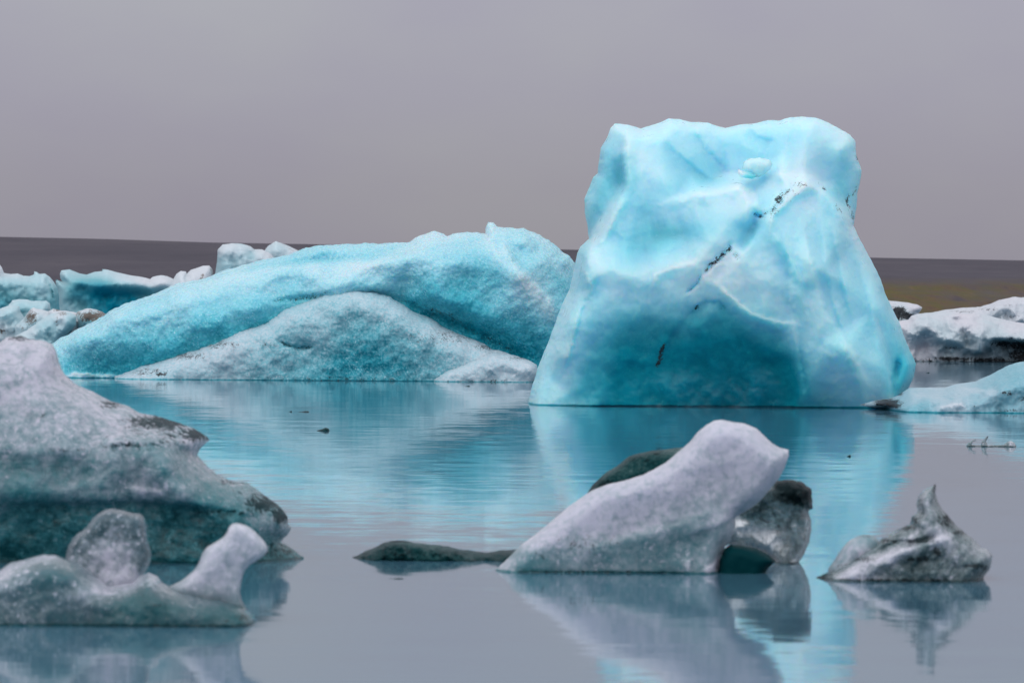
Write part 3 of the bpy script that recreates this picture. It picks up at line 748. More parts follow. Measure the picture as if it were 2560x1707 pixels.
mound = thing('ice_mound', C2, 1300, 746, 'grey blue rubbly ice mound along the waterline in front of the long low iceberg', 'ice mound', back=1.0)
ice('mound_body', C2, [(325, 728), (400, 700), (480, 670), (560, 645), (620, 620), (680, 605), (760, 570), (830, 535), (900, 515), (960, 500), (1050, 440), (1150, 400), (1220, 370),
     (1290, 358), (1370, 356), (1450, 365), (1510, 382), (1560, 415), (1620, 450), (1690, 480), (1760, 520), (1850, 560), (1920, 585), (1960, 610), (2030, 630), (2100, 650),
     (2140, 690), (2140, 900), (325, 900)], 746, .75, 60, M_MOUND, mound, step=4.5, jagamp=2.8, smooth=5, noise_amp=.11, noise_len=50, gap=-.1,
    clar_pts=[(400, 720, .05), (600, 660, .02), (700, 640, .05), (560, 720, .20), (750, 700, .15), (850, 560, .08), (1000, 500, .12), (1100, 520, .30), (1200, 420, .20), (1350, 370, .12), (1250, 500, .28), (1350, 460, .36), (950, 620, .25), (1000, 700, .38),
              (1150, 660, .40), (1300, 600, .52), (1400, 550, .50), (1500, 500, .34), (1300, 700, .72), (1450, 650, .66), (1550, 700, .62), (1200, 740, .6), (1450, 420, .22), (1560, 450, .20), (1650, 600, .40), (1600, 520, .26), (1750, 560, .14), (1850, 600, .08), (1750, 650, .32), (1950, 620, .04), (1700, 720, .4)],
    dirt_dark_pts=[(480, 710, 90, 20, 0.43), (640, 640, 90, 20, 0.45), (520, 720, 30, 10, 0.75), (780, 590, 80, 25, 0.40), (1750, 560, 150, 40, 0.33), (1300, 740, 400, 14, 0.30), (1000, 590, 60, 12, 0.25), (1950, 600, 80, 16, 0.50)],
    strokes=[([(1030, 570), (1060, 590), (1120, 605), (1180, 600)], 8, -.12, .2, .35)])
ice('shelf', C2, [(740, 640), (745, 560), (755, 525), (795, 490), (798, 465), (850, 458), (880, 445), (960, 415), (1050, 410), (1150, 400), (1250, 380), (1260, 480), (1000, 600), (850, 650)],
    None, .35, 40, M_MOUND, mound, step=4.5, jagamp=2.2, dist=75.9, noise_amp=.10, noise_len=30, smooth=2,
    clar_pts=[(780, 560, .40), (800, 470, .05), (950, 430, .10), (850, 520, .35), (1050, 420, .12), (1100, 450, .15), (980, 500, .1)],
    dirt_dark_pts=[(900, 480, 120, 16, .4), (780, 500, 60, 16, .4), (1050, 415, 120, 12, .45)])
ice('ledge', C2, [(640, 590), (680, 555), (720, 540), (755, 520), (800, 505), (850, 500), (850, 530), (760, 560), (700, 585), (665, 590)],
    None, .18, 14, M_MOUND, mound, step=4, jagamp=2.5, dist=75.6, noise_amp=.05, noise_len=20, smooth=1, clar=.15, dirt_dark_pts=[(740, 550, 130, 30, .55)])
ice('mound_foot', C2, [(1690, 740), (1700, 725), (1760, 690), (1850, 655), (1960, 622), (2050, 638), (2110, 655), (2150, 680), (2155, 710), (2135, 752), (2130, 900), (1690, 900)],
    752, .5, 40, M_MOUND, mound, step=4.5, jagamp=2.0, noise_amp=.09, noise_len=30, smooth=2, clar=.06, dirt_dark_pts=[(1900, 750, 250, 10, .3), (2080, 650, 70, 10, .4)])

# ------------------------------------------------------------ far left bergs
o = ice('iceberg', C3, [(-400, 430), (-200, 380), (0, 400), (20, 430), (40, 480), (110, 490), (170, 485), (230, 505), (290, 510), (330, 495), (335, 465), (360, 470), (385, 490),
     (440, 485), (490, 520), (530, 570), (560, 620), (580, 700), (585, 900), (585, 1500), (-400, 1500)], 1262, 1.6, 32, M_MINT, step=4, jagamp=.8, smooth=2, noise_amp=.2, noise_len=30,
    clar_pts=[(0, 440, .0), (100, 520, .12), (60, 640, .42), (20, 740, .55), (200, 700, .34), (300, 600, .30), (300, 720, .36), (420, 560, .20), (430, 740, .26), (540, 700, .46), (560, 780, .5), (150, 560, .26)],
    strokes=[([(440, 510), (490, 620), (520, 760)], 14, -.2, .08, .2)])
tag(o, 'pale grey green iceberg cut off by the left edge in front of the dark moraine', 'iceberg')
o = ice('iceberg', C3, [(545, 560), (550, 540), (580, 555), (610, 565), (590, 530), (585, 490), (600, 455), (640, 450), (680, 443), (720, 460), (780, 485), (850, 495), (920, 470), (1000, 460),
     (1000, 440), (1060, 450), (1150, 475), (1260, 500), (1400, 520), (1470, 540), (1500, 515), (1580, 500), (1640, 510), (1700, 540), (1730, 490), (1770, 460), (1820, 465),
     (1830, 490), (1870, 450), (1930, 430), (1990, 410), (2050, 408), (2080, 440), (2090, 490), (2100, 700), (2100, 1500), (590, 1500), (570, 850), (560, 650)],
    1240, 1.5, 30, M_MINT, step=4, jagamp=.8, smooth=2, noise_amp=.16, noise_len=34, gap=.4,
    depth=[(545, 500, 1.4), (1000, 450, 1.2), (2100, 400, 1.0), (1000, 600, 1.9), (1500, 620, 1.7), (700, 560, 1.6), (1200, 700, 1.2), (900, 700, 1.3), (1500, 700, 1.2), (600, 800, 1.5), (1800, 550, 1.6), (2100, 600, 1.2), (540, 1500, 1.5), (2100, 1500, 1.5), (1300, 560, 2.0), (1300, 850, 1.3)],
    clar_pts=[(600, 480, .20), (700, 500, .26), (560, 560, .30), (650, 620, .40), (620, 750, .30), (700, 700, .56), (760, 600, .60), (850, 540, .46), (950, 560, .55), (920, 480, .20), (1050, 500, .16), (1150, 540, .06), (1300, 560, .0), (1450, 600, .0), (1600, 560, .0), (1550, 640, .10),
              (900, 700, .74), (1000, 620, .72), (1200, 640, .62), (1100, 700, .80), (1300, 700, .72), (1450, 660, .5), (1300, 620, .40), (1100, 800, .80), (900, 800, .62), (750, 820, .34), (800, 860, .40), (700, 850, .22), (1950, 480, .0), (1800, 500, .02), (1900, 550, .04), (1150, 600, .44), (1480, 700, .5)],
    strokes=[([(1820, 480), (1810, 580)], 14, -.15, .05, .22), ([(2060, 420), (2085, 480), (2075, 520)], 22, 0, .2, .62), ([(2000, 480), (1960, 560)], 16, 0, .0, .38)])
tag(o, 'wide white rimmed iceberg with deep teal wall, left, behind the long low iceberg', 'iceberg')
rear = thing('iceberg', C2, 900, 700, 'small double humped white iceberg peeping over the long low iceberg near the moraine skyline', 'iceberg', back=0)
rear.location.y = 140; rear.location.x *= 140 / max(1, dist_of(C2[0] + 900 * C2[2], C2[1] + 700 * C2[2]))
bpy.context.view_layer.update()
ice('hump', C2, [(755, 300), (765, 230), (768, 180), (790, 158), (830, 152), (870, 155), (910, 165), (925, 178), (960, 180), (1000, 200), (1015, 220), (1020, 400), (1020, 800), (750, 800)],
    None, 1.4, 30, M_MINT, rear, dist=138, step=4, jagamp=.7, smooth=2, noise_amp=.22, noise_len=30, clar_pts=[(800, 170, .04), (790, 250, .26), (860, 220, .20), (900, 240, .14), (980, 200, .02), (940, 180, .05)],
    strokes=[([(920, 180), (915, 230)], 14, -.3, .1, .0)])
ice('hump', C2, [(960, 200), (985, 165), (1020, 143), (1050, 155), (1100, 175), (1130, 192), (1160, 240), (1170, 800), (960, 800)],
    None, 1.2, 26, M_MINT, rear, dist=141, step=4, jagamp=.7, smooth=2, noise_amp=.2, noise_len=26, clar_pts=[(1000, 160, .1), (1050, 180, .12), (1110, 190, .02)], dirt_dark_pts=[(1090, 180, 40, 8, .3)])

# rubble of broken blocks between the far bergs and the near left chunk
rub = [
    ('pale cyan flat ice slab on top of the rubble at the left edge', [(60, 900), (70, 820), (110, 760), (120, 745), (190, 735), (270, 738), (310, 750), (460, 755), (490, 780), (498, 840), (460, 930), (500, 1600), (60, 1600)],
     104, 1.2, [(150, 750, .18), (300, 760, .20), (400, 800, .22), (200, 850, .36), (480, 800, .24), (300, 850, .25)], [], M_MINT),
    ('white rounded ice block at the very left edge under the pale cyan slab', [(-300, 850), (-100, 820), (0, 830), (70, 800), (120, 790), (190, 802), (210, 870), (260, 950), (260, 1600), (-300, 1600)],
     102, 1.2, [(0, 850, .16), (100, 810, .14), (150, 850, .24), (50, 920, .2), (0, 1000, .05)], [(60, 1050, 72, 36, 0.56)], M_MINT),
    ('brown stained ice block in the middle of the left rubble', [(150, 1000), (230, 930), (260, 880), (300, 830), (330, 815), (360, 830), (480, 850), (560, 870), (600, 950), (560, 1600), (150, 1600)],
     100, 1.0, [(330, 840, .0), (420, 860, .05), (300, 930, .2), (500, 900, .08), (350, 1000, .15)], [(300, 920, 66, 72, 0.80), (200, 1010, 48, 36, 0.32)], M_MINT),
    ('white ice block with faint brown stains right of the greenish wedge', [(480, 850), (520, 828), (600, 848), (680, 855), (780, 870), (850, 890), (920, 960), (960, 1000), (960, 1600), (480, 1600)],
     99.5, 1.0, [(600, 860, .02), (750, 880, .02), (850, 930, .05), (800, 1000, .03), (700, 1050, .1)], [(560, 840, 72, 14, 0.61), (800, 890, 108, 16, 0.64), (880, 940, 36, 36, 0.61)], M_MINT),
    ('smooth greenish white wedge of ice leaning in the left rubble', [(100, 1120), (200, 1070), (260, 1040), (330, 990), (420, 930), (500, 880), (560, 868), (640, 852), (690, 862), (750, 900), (742, 990), (700, 1040), (640, 1100), (600, 1150), (580, 1600), (100, 1600)],
     98, .9, [(300, 1050, .10), (400, 980, .22), (500, 920, .16), (450, 1050, .30), (600, 900, .02), (620, 1000, .08), (700, 950, .42), (660, 1040, .42), (580, 1080, .30), (720, 890, .2)], [(620, 880, 60, 24, 0.51), (560, 960, 16, 72, 0.45)], M_MINT),
    ('brown topped ice chunk beside the slope of the long low iceberg', [(740, 900), (760, 862), (820, 838), (860, 828), (940, 840), (1000, 860), (1045, 885), (1100, 940), (1100, 1600), (780, 1600)],
     99, .9, [(860, 830, .0), (1000, 860, .02), (900, 900, .4), (950, 920, .5)], [(890, 905, 108, 54, 0.99), (980, 890, 72, 36, 0.80), (780, 870, 48, 24, 0.48)], M_MINT),
]
for lab, ol, dd, T, cp, dp, mt in rub:
    o = ice('ice_block', C3, ol, None, T, 26, mt, dist=dd, step=3.6, jagamp=1.6, smooth=1, noise_amp=.12, noise_len=22, ridged=.06, scallop=(.22, 26, 18, -25), clar_pts=cp, dirt_dark_pts=dp)
    tag(o, lab, 'ice block', 'broken ice blocks at the left edge')

# ------------------------------------------------------------ right background bergs
o = ice('iceberg', C4, [(740, 560), (750, 527), (870, 505), (1000, 487), (1150, 480), (1230, 455), (1300, 425), (1430, 397), (1480, 405), (1560, 390), (1700, 360), (1900, 380), (2000, 500), (2000, 1400), (740, 1400)],
    None, 1.6, 40, M_SNOW, dist=120, step=4, jagamp=1.0, smooth=2, noise_amp=.35, noise_len=34, ridged=.3,
    clar_pts=[(900, 510, .12), (1050, 500, .10), (1200, 500, .20), (1300, 450, .12), (1400, 430, .08), (1400, 500, .15), (1300, 540, .22), (1480, 470, .12), (1450, 560, .1)],
    dirt_dark_pts=[(1000, 520, 150, 14, .40), (1200, 500, 120, 14, .34), (1400, 560, 150, 14, .30), (1350, 470, 130, 14, .25)])
tag(o, 'dirty layered snow iceberg at the right edge, behind the one with black underside', 'iceberg')
o = ice('ice_block', C4, [(380, 428), (405, 430), (480, 437), (560, 447), (630, 462), (672, 485), (660, 510), (640, 535), (620, 600), (600, 1400), (380, 1400)],
    None, .8, 22, M_SNOW, dist=113, step=3.6, jagamp=.8, smooth=1, noise_amp=.12, noise_len=20,
    clar_pts=[(450, 450, .16), (600, 480, .05), (640, 500, .02), (500, 520, .6), (560, 560, .3), (560, 470, .1)], dirt_dark_pts=[(480, 510, 60, 28, 1.3), (540, 550, 50, 26, 1.3), (450, 560, 60, 50, 1.1)])  # black underside of the slab, coloured through the dirt mask
tag(o, 'pointed white ice slab with black underside against the right shoulder of the tallest iceberg', 'ice block')
o = ice('iceberg', C4, [(440, 600), (480, 597), (560, 585), (580, 555), (640, 535), (750, 525), (850, 520), (920, 515), (1000, 540), (1100, 535), (1200, 550), (1280, 570), (1400, 600), (1503, 615),
     (1700, 600), (1900, 620), (2000, 700), (2000, 1100), (440, 1100)], 928, 1.0, 40, M_SNOW, step=3.8, jagamp=1.1, smooth=2, noise_amp=.26, noise_len=34, ridged=.2,
    depth=[(440, 600, 1.2), (800, 560, 1.2), (1200, 580, 1.3), (2000, 620, 1.0), (600, 700, 1.6), (700, 640, 1.9), (1000, 640, 2.0), (900, 740, 2.1), (1150, 740, 2.3), (1140, 840, 2.2), (900, 810, 1.3), (750, 780, 1.1), (1050, 820, 1.4), (680, 840, 1.3),
           (1200, 850, 1.0), (1260, 760, 1.2), (1240, 735, 2.1), (1400, 740, 2.0), (1600, 760, 2.0), (1400, 780, 1.0), (1600, 800, 1.0), (1300, 900, 1.0), (500, 920, 1.0), (900, 880, 1.2), (1100, 880, 1.0), (2000, 920, 1.0), (440, 1100, 1.0), (2000, 1100, 1.0)],
    clar_pts=[(520, 610, .0), (600, 700, .22), (700, 560, .22), (850, 560, .18), (1000, 600, .0), (1100, 620, .04), (780, 620, .30), (900, 680, .26), (1000, 740, .34), (1100, 760, .36), (850, 760, .34), (1180, 780, .28), (700, 760, .02), (650, 820, .08), (700, 870, .08), (560, 780, .12),
              (1200, 600, .22), (1250, 680, .30), (1350, 660, .08), (1400, 720, .14), (1480, 640, .04), (1480, 710, .18), (880, 820, .62), (800, 870, .15), (950, 860, .2), (1050, 830, .45), (1300, 790, .9), (1450, 800, .9), (1300, 860, .62), (1200, 850, .6), (1450, 880, .8), (1050, 900, .4), (1280, 880, .40)],
    dirt_dark_pts=[(900, 905, 150, 16, .95), (1200, 915, 200, 22, .9), (700, 922, 110, 8, .7), (1350, 780, 120, 26, .9), (1500, 800, 120, 50, .9), (1480, 890, 120, 40, .8), (930, 815, 110, 12, .55), (1400, 740, 100, 10, .4), (1450, 850, 80, 30, .7)])  # dark undercut base, coloured through the dirt mask
tag(o, 'low white iceberg with black undercut waterline base, at right edge', 'iceberg')

# ------------------------------------------------------------ right middle shelf
o = ice('iceberg', C4, [(158, 1278), (230, 1260), (300, 1240), (430, 1222), (470, 1205), (520, 1172), (570, 1140), (700, 1140), (850, 1140), (950, 1110), (1020, 1100), (1110, 1090), (1170, 1060), (1230, 1035),
     (1290, 1000), (1370, 960), (1430, 940), (1503, 925), (1620, 890), (1800, 860), (2000, 900), (2100, 1100), (2100, 1500), (500, 1500), (380, 1322), (250, 1300)],
    1345, 1.9, 60, M_SHELF, step=4, jagamp=1.0, smooth=3, noise_amp=.10, noise_len=45, ridged=.08, rp=1.6,
    clar_pts=[(200, 1270, .12), (300, 1260, .1), (550, 1160, .22), (600, 1250, .20), (700, 1200, .28), (800, 1150, .16), (600, 1320, .42), (800, 1330, .34), (950, 1290, .1), (900, 1220, .30), (1000, 1130, .22), (1100, 1110, .26), (1200, 1100, .38), (1300, 1050, .40), (1400, 1000, .42),
              (1500, 980, .40), (1500, 1100, .36), (1300, 1150, .30), (1250, 1200, .22), (1400, 1250, .36), (1100, 1250, .30), (1300, 1300, .34), (1450, 1300, .32), (1500, 1200, .36), (400, 1300, .35)],
    dirt_dark_pts=[(385, 1262, 105, 34, 1.3), (430, 1285, 70, 22, 1.2), (490, 1190, 26, 16, .9), (1350, 1180, 70, 14, .62), (1390, 1195, 30, 12, .7), (1480, 1240, 60, 30, .35), (1400, 1325, 120, 12, .40), (660, 1290, 12, 8, .5), (1100, 1290, 14, 8, .4)],
    strokes=[([(780, 1300), (900, 1280), (980, 1275), (1030, 1300)], 12, .12, -.25, 0), ([(560, 1190), (750, 1215), (900, 1260)], 20, .08, -.08, 0), ([(1000, 1140), (1150, 1165), (1300, 1170)], 16, .1, -.14, 0)])
tag(o, 'flat pale turquoise ice shelf with brown dirt patch on tip, beside the tallest iceberg', 'iceberg')

# ------------------------------------------------------------ near left chunk
o = ice('ice_chunk', C5, [(-500, 60), (-80, 90), (0, 95), (30, 75), (90, 66), (120, 80), (190, 92), (230, 105), (245, 140), (258, 190), (280, 235), (320, 270), (400, 310), (480, 350), (550, 370), (600, 400),
     (680, 415), (760, 440), (830, 465), (890, 500), (905, 518), (870, 550), (855, 580), (900, 640), (950, 670), (1010, 700), (1070, 700), (1120, 740), (1180, 780), (1225, 820), (1243, 850),
     (1245, 880), (1262, 895), (1240, 930), (1215, 955), (1250, 980), (1290, 1008), (1312, 1024), (1312, 1300), (-500, 1300)],
    1045, .55, 90, M_GREY, step=5, jagamp=2.2, smooth=12, noise_amp=.04, noise_len=90, ridged=.02, gap=-.15, rp=1.7,
    depth=[(-500, 100, .3), (0, 150, .4), (200, 150, .3), (600, 430, .4), (850, 520, .35), (-500, 500, .7), (0, 560, .72), (300, 560, .72), (500, 540, .7), (700, 550, .6), (0, 620, .70), (300, 620, .69), (600, 640, .6), (850, 640, .55), (0, 750, .75), (400, 760, .72), (800, 760, .65), (1100, 760, .4),
           (0, 850, .6), (400, 850, .6), (700, 860, .45), (1000, 860, .5), (1150, 880, .4), (-500, 1050, .55), (500, 1050, .5), (1000, 1020, .45), (1300, 1030, .2), (-500, 1300, .5), (1300, 1300, .3)],
    clar_pts=[(50, 120, .02), (150, 150, .0), (200, 250, .05), (50, 300, .10), (300, 330, .06), (150, 420, .14), (50, 520, .22), (300, 480, .18), (450, 420, .08), (500, 500, .12), (600, 460, .15), (200, 580, .30), (400, 570, .22), (600, 540, .40), (750, 500, .20), (850, 550, .05),
              (50, 660, .56), (250, 640, .50), (450, 620, .44), (600, 620, .36), (750, 640, .40), (200, 700, .46), (0, 740, .40), (300, 760, .34), (500, 740, .30), (650, 740, .16), (800, 770, .28), (850, 700, .48), (950, 720, .50), (1000, 780, .42),
              (100, 820, .78), (300, 850, .80), (500, 820, .66), (700, 830, .78), (850, 830, .76), (950, 850, .74), (100, 950, .84), (400, 980, .82), (700, 950, .84), (900, 950, .84), (1000, 830, .72), (1100, 870, .34), (1180, 900, .24), (1230, 900, .25), (1100, 800, .60), (1180, 820, .55),
              (1200, 1000, .9), (1100, 980, .85), (700, 1050, .9), (300, 1050, .8), (0, 1000, .9)],
    dirt_dark_pts=[(760, 500, 140, 45, .42), (850, 490, 80, 30, 1.0), (700, 440, 150, 34, 1.0), (480, 365, 60, 18, .7), (90, 75, 70, 18, .7), (600, 480, 200, 60, .3), (560, 540, 160, 20, .42), (1150, 790, 100, 40, .95), (1220, 840, 50, 44, 1.0), (1000, 700, 70, 16, .5), (950, 830, 130, 14, .55), (1200, 990, 90, 36, .45), (1040, 740, 80, 20, .3), (500, 880, 500, 20, .25), (180, 410, 60, 20, .28), (80, 480, 50, 14, .25), (450, 560, 300, 10, .3)],
    strokes=[([(430, 545), (600, 540), (750, 545), (860, 575)], 16, -.05, .10, .0), ([(0, 800), (300, 800), (600, 790), (900, 815), (1100, 850)], 16, -.05, .12, 0), ([(560, 735), (650, 740), (720, 755)], 20, .03, -.16, 0)])
tag(o, 'largest blurred grey ice chunk in the near left corner with dirt speckled sloping edge', 'ice chunk')

fl = thing('ice_floe', C5, 500, 1318, 'near left ice floe with rounded knob and concave horn, before the largest grey chunk', 'ice floe', back=.4)
ice('floe_base', C5, [(-500, 1150), (-60, 1090), (0, 1078), (50, 1045), (120, 1030), (190, 1010), (240, 1015), (290, 1035), (340, 1050), (400, 1100), (470, 1150), (570, 1135), (600, 1105), (640, 1092), (680, 1105), (705, 1135),
     (750, 1160), (830, 1180), (950, 1200), (1060, 1240), (1095, 1275), (1112, 1300), (1112, 1600), (-500, 1600)], 1322, .35, 60, M_BASE, fl, step=5, jagamp=1.5, smooth=4, noise_amp=.025, noise_len=70, ridged=.0,
    clar_pts=[(20, 1090, .06), (180, 1030, .04), (100, 1070, .15), (60, 1180, .36), (200, 1110, .62), (300, 1080, .55), (150, 1160, .50), (350, 1180, .18), (100, 1250, .34), (250, 1260, .40), (350, 1250, .42), (450, 1230, .44), (480, 1160, .0), (560, 1150, -.05), (640, 1100, .08), (520, 1240, .66), (580, 1290, .70),
              (620, 1170, .55), (700, 1230, .66), (700, 1180, .30), (800, 1250, .56), (900, 1220, .34), (950, 1280, .60), (1050, 1290, .72), (750, 1300, .5), (400, 1310, .5)],
    dirt_dark_pts=[(690, 1230, 60, 12, .40), (1040, 1280, 60, 14, .50), (1000, 1300, 90, 10, .4)])
ice('knob', C5, [(285, 1060), (283, 1030), (290, 985), (320, 930), (370, 900), (390, 870), (420, 835), (470, 812), (530, 822), (570, 835), (610, 835), (632, 870), (632, 930), (650, 990), (655, 1030), (635, 1075),
     (605, 1120), (590, 1260), (400, 1270), (320, 1180)], None, .13, 24, M_KNOB, fl, dist=18.5, step=4.5, jagamp=1.0, soft=1, smooth=4, noise_amp=.015, noise_len=45,
    clar_pts=[(450, 840, .40), (550, 840, .36), (600, 870, .42), (400, 900, .34), (320, 960, .38), (500, 900, .28), (560, 930, .30), (420, 970, .14), (450, 1040, .08), (520, 1000, .12), (600, 1000, .20), (640, 1020, .36), (350, 1040, .18), (530, 1070, .05), (560, 1120, -.05), (400, 1120, .1)],
    dirt_dark_pts=[(520, 930, 60, 60, .24), (580, 850, 40, 20, .24)])
ice('horn', C5, [(600, 1220), (640, 1185), (700, 1155), (750, 1145), (820, 1100), (860, 1050), (880, 990), (930, 960), (975, 930), (990, 890), (1010, 875), (1050, 880), (1090, 900), (1140, 950), (1163, 990), (1140, 1020),
     (1080, 1055), (1050, 1090), (1038, 1150), (1040, 1200), (1060, 1240), (1095, 1280), (1100, 1320), (900, 1360), (650, 1320)], None, .055, 12, M_HORN, fl, dist=18.1, step=4.5, jagamp=1.0, soft=1, smooth=4, noise_amp=.008, noise_len=60, scallop=(.012, 50, 30, -50),
    clar_pts=[(1020, 890, .05), (1100, 940, .06), (1140, 990, .08), (1000, 980, .10), (950, 1060, .10), (880, 1120, .08), (800, 1140, .02), (950, 1150, .08), (1000, 1180, .08), (850, 1200, .28), (720, 1180, .30), (700, 1230, .62), (900, 1240, .34), (1000, 1250, .42), (1060, 1280, .66), (950, 1300, .5)],
    dirt_dark_pts=[(700, 1210, 60, 16, .35), (1050, 1290, 60, 20, .45)])

# ------------------------------------------------------------ centre foreground
o = ice('ice_chunk', C6, [(585, 530), (620, 470), (700, 400), (760, 365), (830, 310), (880, 295), (950, 280), (1010, 275), (1080, 265), (1130, 262), (1200, 300), (1260, 400), (1260, 1100), (720, 1100), (650, 600)],
    None, .2, 45, M_DARK, dist=23.1, step=5, jagamp=1.0, smooth=2, scallop=(.03, 60, 30, -30), noise_amp=.03, noise_len=60,
    clar_pts=[(620, 500, .9), (720, 420, .55), (800, 350, .8), (900, 320, .75), (1000, 310, .70), (1080, 275, .40), (850, 380, .66), (1000, 380, .72), (750, 450, .85), (820, 380, .45)],
    dirt_dark_pts=[(700, 460, 90, 30, .6), (900, 330, 120, 26, .40), (980, 300, 50, 12, .5)])
tag(o, 'dark smoky ice dome rising behind the left slope of the white wing shaped ice shard', 'ice chunk')
o = ice('ice_shard', C6, [(88, 938), (130, 900), (180, 850), (240, 790), (300, 750), (360, 700), (420, 650), (490, 590), (560, 540), (620, 500), (700, 468), (800, 445), (900, 415), (960, 385), (1030, 345),
     (1100, 285), (1160, 235), (1210, 175), (1260, 135), (1300, 113), (1340, 108), (1400, 120), (1470, 130), (1530, 155), (1570, 190), (1620, 240), (1660, 262), (1710, 275), (1712, 310), (1690, 370),
     (1660, 430), (1610, 490), (1560, 550), (1500, 600), (1440, 635), (1415, 655), (1418, 700), (1395, 760), (1360, 810), (1335, 870), (1325, 910), (1338, 955), (1338, 1200), (88, 1200)],
    960, .15, 34, M_FROST, rp=1.5, step=4.5, jagamp=.8, smooth=8, noise_amp=.016, noise_len=110, scallop=(.022, 140, 70, -35),
    clar_pts=[(150, 920, .16), (300, 780, .02), (500, 640, .0), (700, 520, .02), (900, 450, .0), (1100, 350, .0), (1300, 200, .0), (1500, 250, .0), (1650, 330, .02), (1550, 450, .02), (1400, 400, .02), (1200, 500, .04), (1000, 600, .04), (800, 650, .03), (600, 720, .02), (400, 800, .05), (600, 800, .10), (800, 740, .06),
              (950, 720, .10), (350, 870, .42), (250, 920, .60), (500, 850, .32), (500, 920, .26), (700, 860, .34), (900, 800, .38), (900, 900, .38), (1100, 700, .26), (1100, 800, .40), (1250, 600, .20), (1300, 680, .20), (1250, 750, .36), (1350, 620, .18), (1400, 620, .06), (1350, 750, .32), (1200, 900, .36), (1290, 920, .1), (1000, 940, .44), (700, 940, .40)],
    dirt_dark_pts=[(600, 800, 260, 60, .20), (320, 860, 100, 30, .24)],
    strokes=[([(200, 940), (400, 948), (800, 955), (1150, 958)], 6, -.01, .25, .45), ([(520, 850), (800, 770), (1100, 700), (1330, 610)], 30, .02, .10, 0), ([(1160, 880), (1155, 945)], 8, .02, -.25, 0), ([(1240, 945), (1290, 915), (1330, 870)], 10, .03, -.28, 0),
             ([(1440, 630), (1300, 690), (1150, 745)], 14, .02, -.12, 0)])
tag(o, 'white wing shaped frosted ice shard leaning right, centre foreground', 'ice shard')

blk = thing('ice_block', C6, 1650, 905, 'clear glassy ice block with black top behind right end of the wing shaped shard', 'ice block', back=.3)
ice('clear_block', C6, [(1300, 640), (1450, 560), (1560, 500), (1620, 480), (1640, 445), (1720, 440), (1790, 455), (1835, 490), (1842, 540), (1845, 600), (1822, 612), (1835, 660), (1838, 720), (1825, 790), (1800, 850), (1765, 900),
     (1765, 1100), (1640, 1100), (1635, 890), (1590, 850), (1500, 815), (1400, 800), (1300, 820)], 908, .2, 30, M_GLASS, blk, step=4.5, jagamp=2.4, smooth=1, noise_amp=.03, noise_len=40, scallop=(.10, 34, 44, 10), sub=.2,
    clar_pts=[(1700, 460, .9), (1800, 500, .9), (1700, 560, .8), (1800, 600, .6), (1500, 620, .8), (1700, 700, .3), (1800, 750, .3), (1500, 720, -.1), (1450, 700, -.1), (1560, 730, -.1), (1500, 780, .2), (1700, 850, .2)],  # the palest points paint a bright reflection as opaque white
    dirt_dark_pts=[(1720, 465, 130, 44, 1.6), (1820, 500, 60, 80, 1.4), (1700, 530, 100, 44, .9), (1830, 590, 26, 26, .8), (1560, 600, 120, 26, .55), (1650, 710, 26, 40, .45), (1690, 790, 18, 30, .45), (1760, 640, 60, 10, .45), (1800, 720, 16, 50, .4)])
ice('dark_arch_fill', C6, [(1318, 960), (1328, 890), (1355, 822), (1392, 795), (1460, 806), (1530, 820), (1600, 855), (1640, 893), (1635, 900), (1600, 930), (1580, 955), (1570, 1100), (1318, 1100)], 962, .12, 30, M_HOLE, blk, step=4, jagamp=.5, smooth=2,  # solid dark teal lump filling the arched opening under the block
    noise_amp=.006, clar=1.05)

o = ice('ice_chunk', C8, [(700, 1256), (740, 1240), (800, 1205), (870, 1180), (930, 1148), (980, 1135), (1080, 1140), (1180, 1155), (1280, 1165), (1400, 1180), (1460, 1195), (1560, 1210), (1680, 1225), (1760, 1210), (1850, 1205),
     (1920, 1195), (2000, 1230), (2000, 1500), (700, 1500)], 1275, .3, 50, M_DARK, step=4.5, jagamp=2.2, smooth=2, noise_amp=.07, noise_len=30, gap=-.12,
    clar_pts=[(800, 1230, .88), (950, 1160, .95), (1050, 1160, .8), (1150, 1180, .6), (1100, 1250, .95), (1300, 1190, .62), (1400, 1240, .85), (1500, 1220, .75), (1700, 1250, .82), (1850, 1220, .9), (900, 1250, .8)],
    dirt_dark_pts=[(1030, 1140, 80, 12, .7), (1000, 1240, 160, 40, .45), (1350, 1230, 200, 30, .35)])
tag(o, 'low dark green ice chunk barely above the water left of the white wing shaped shard', 'ice chunk')

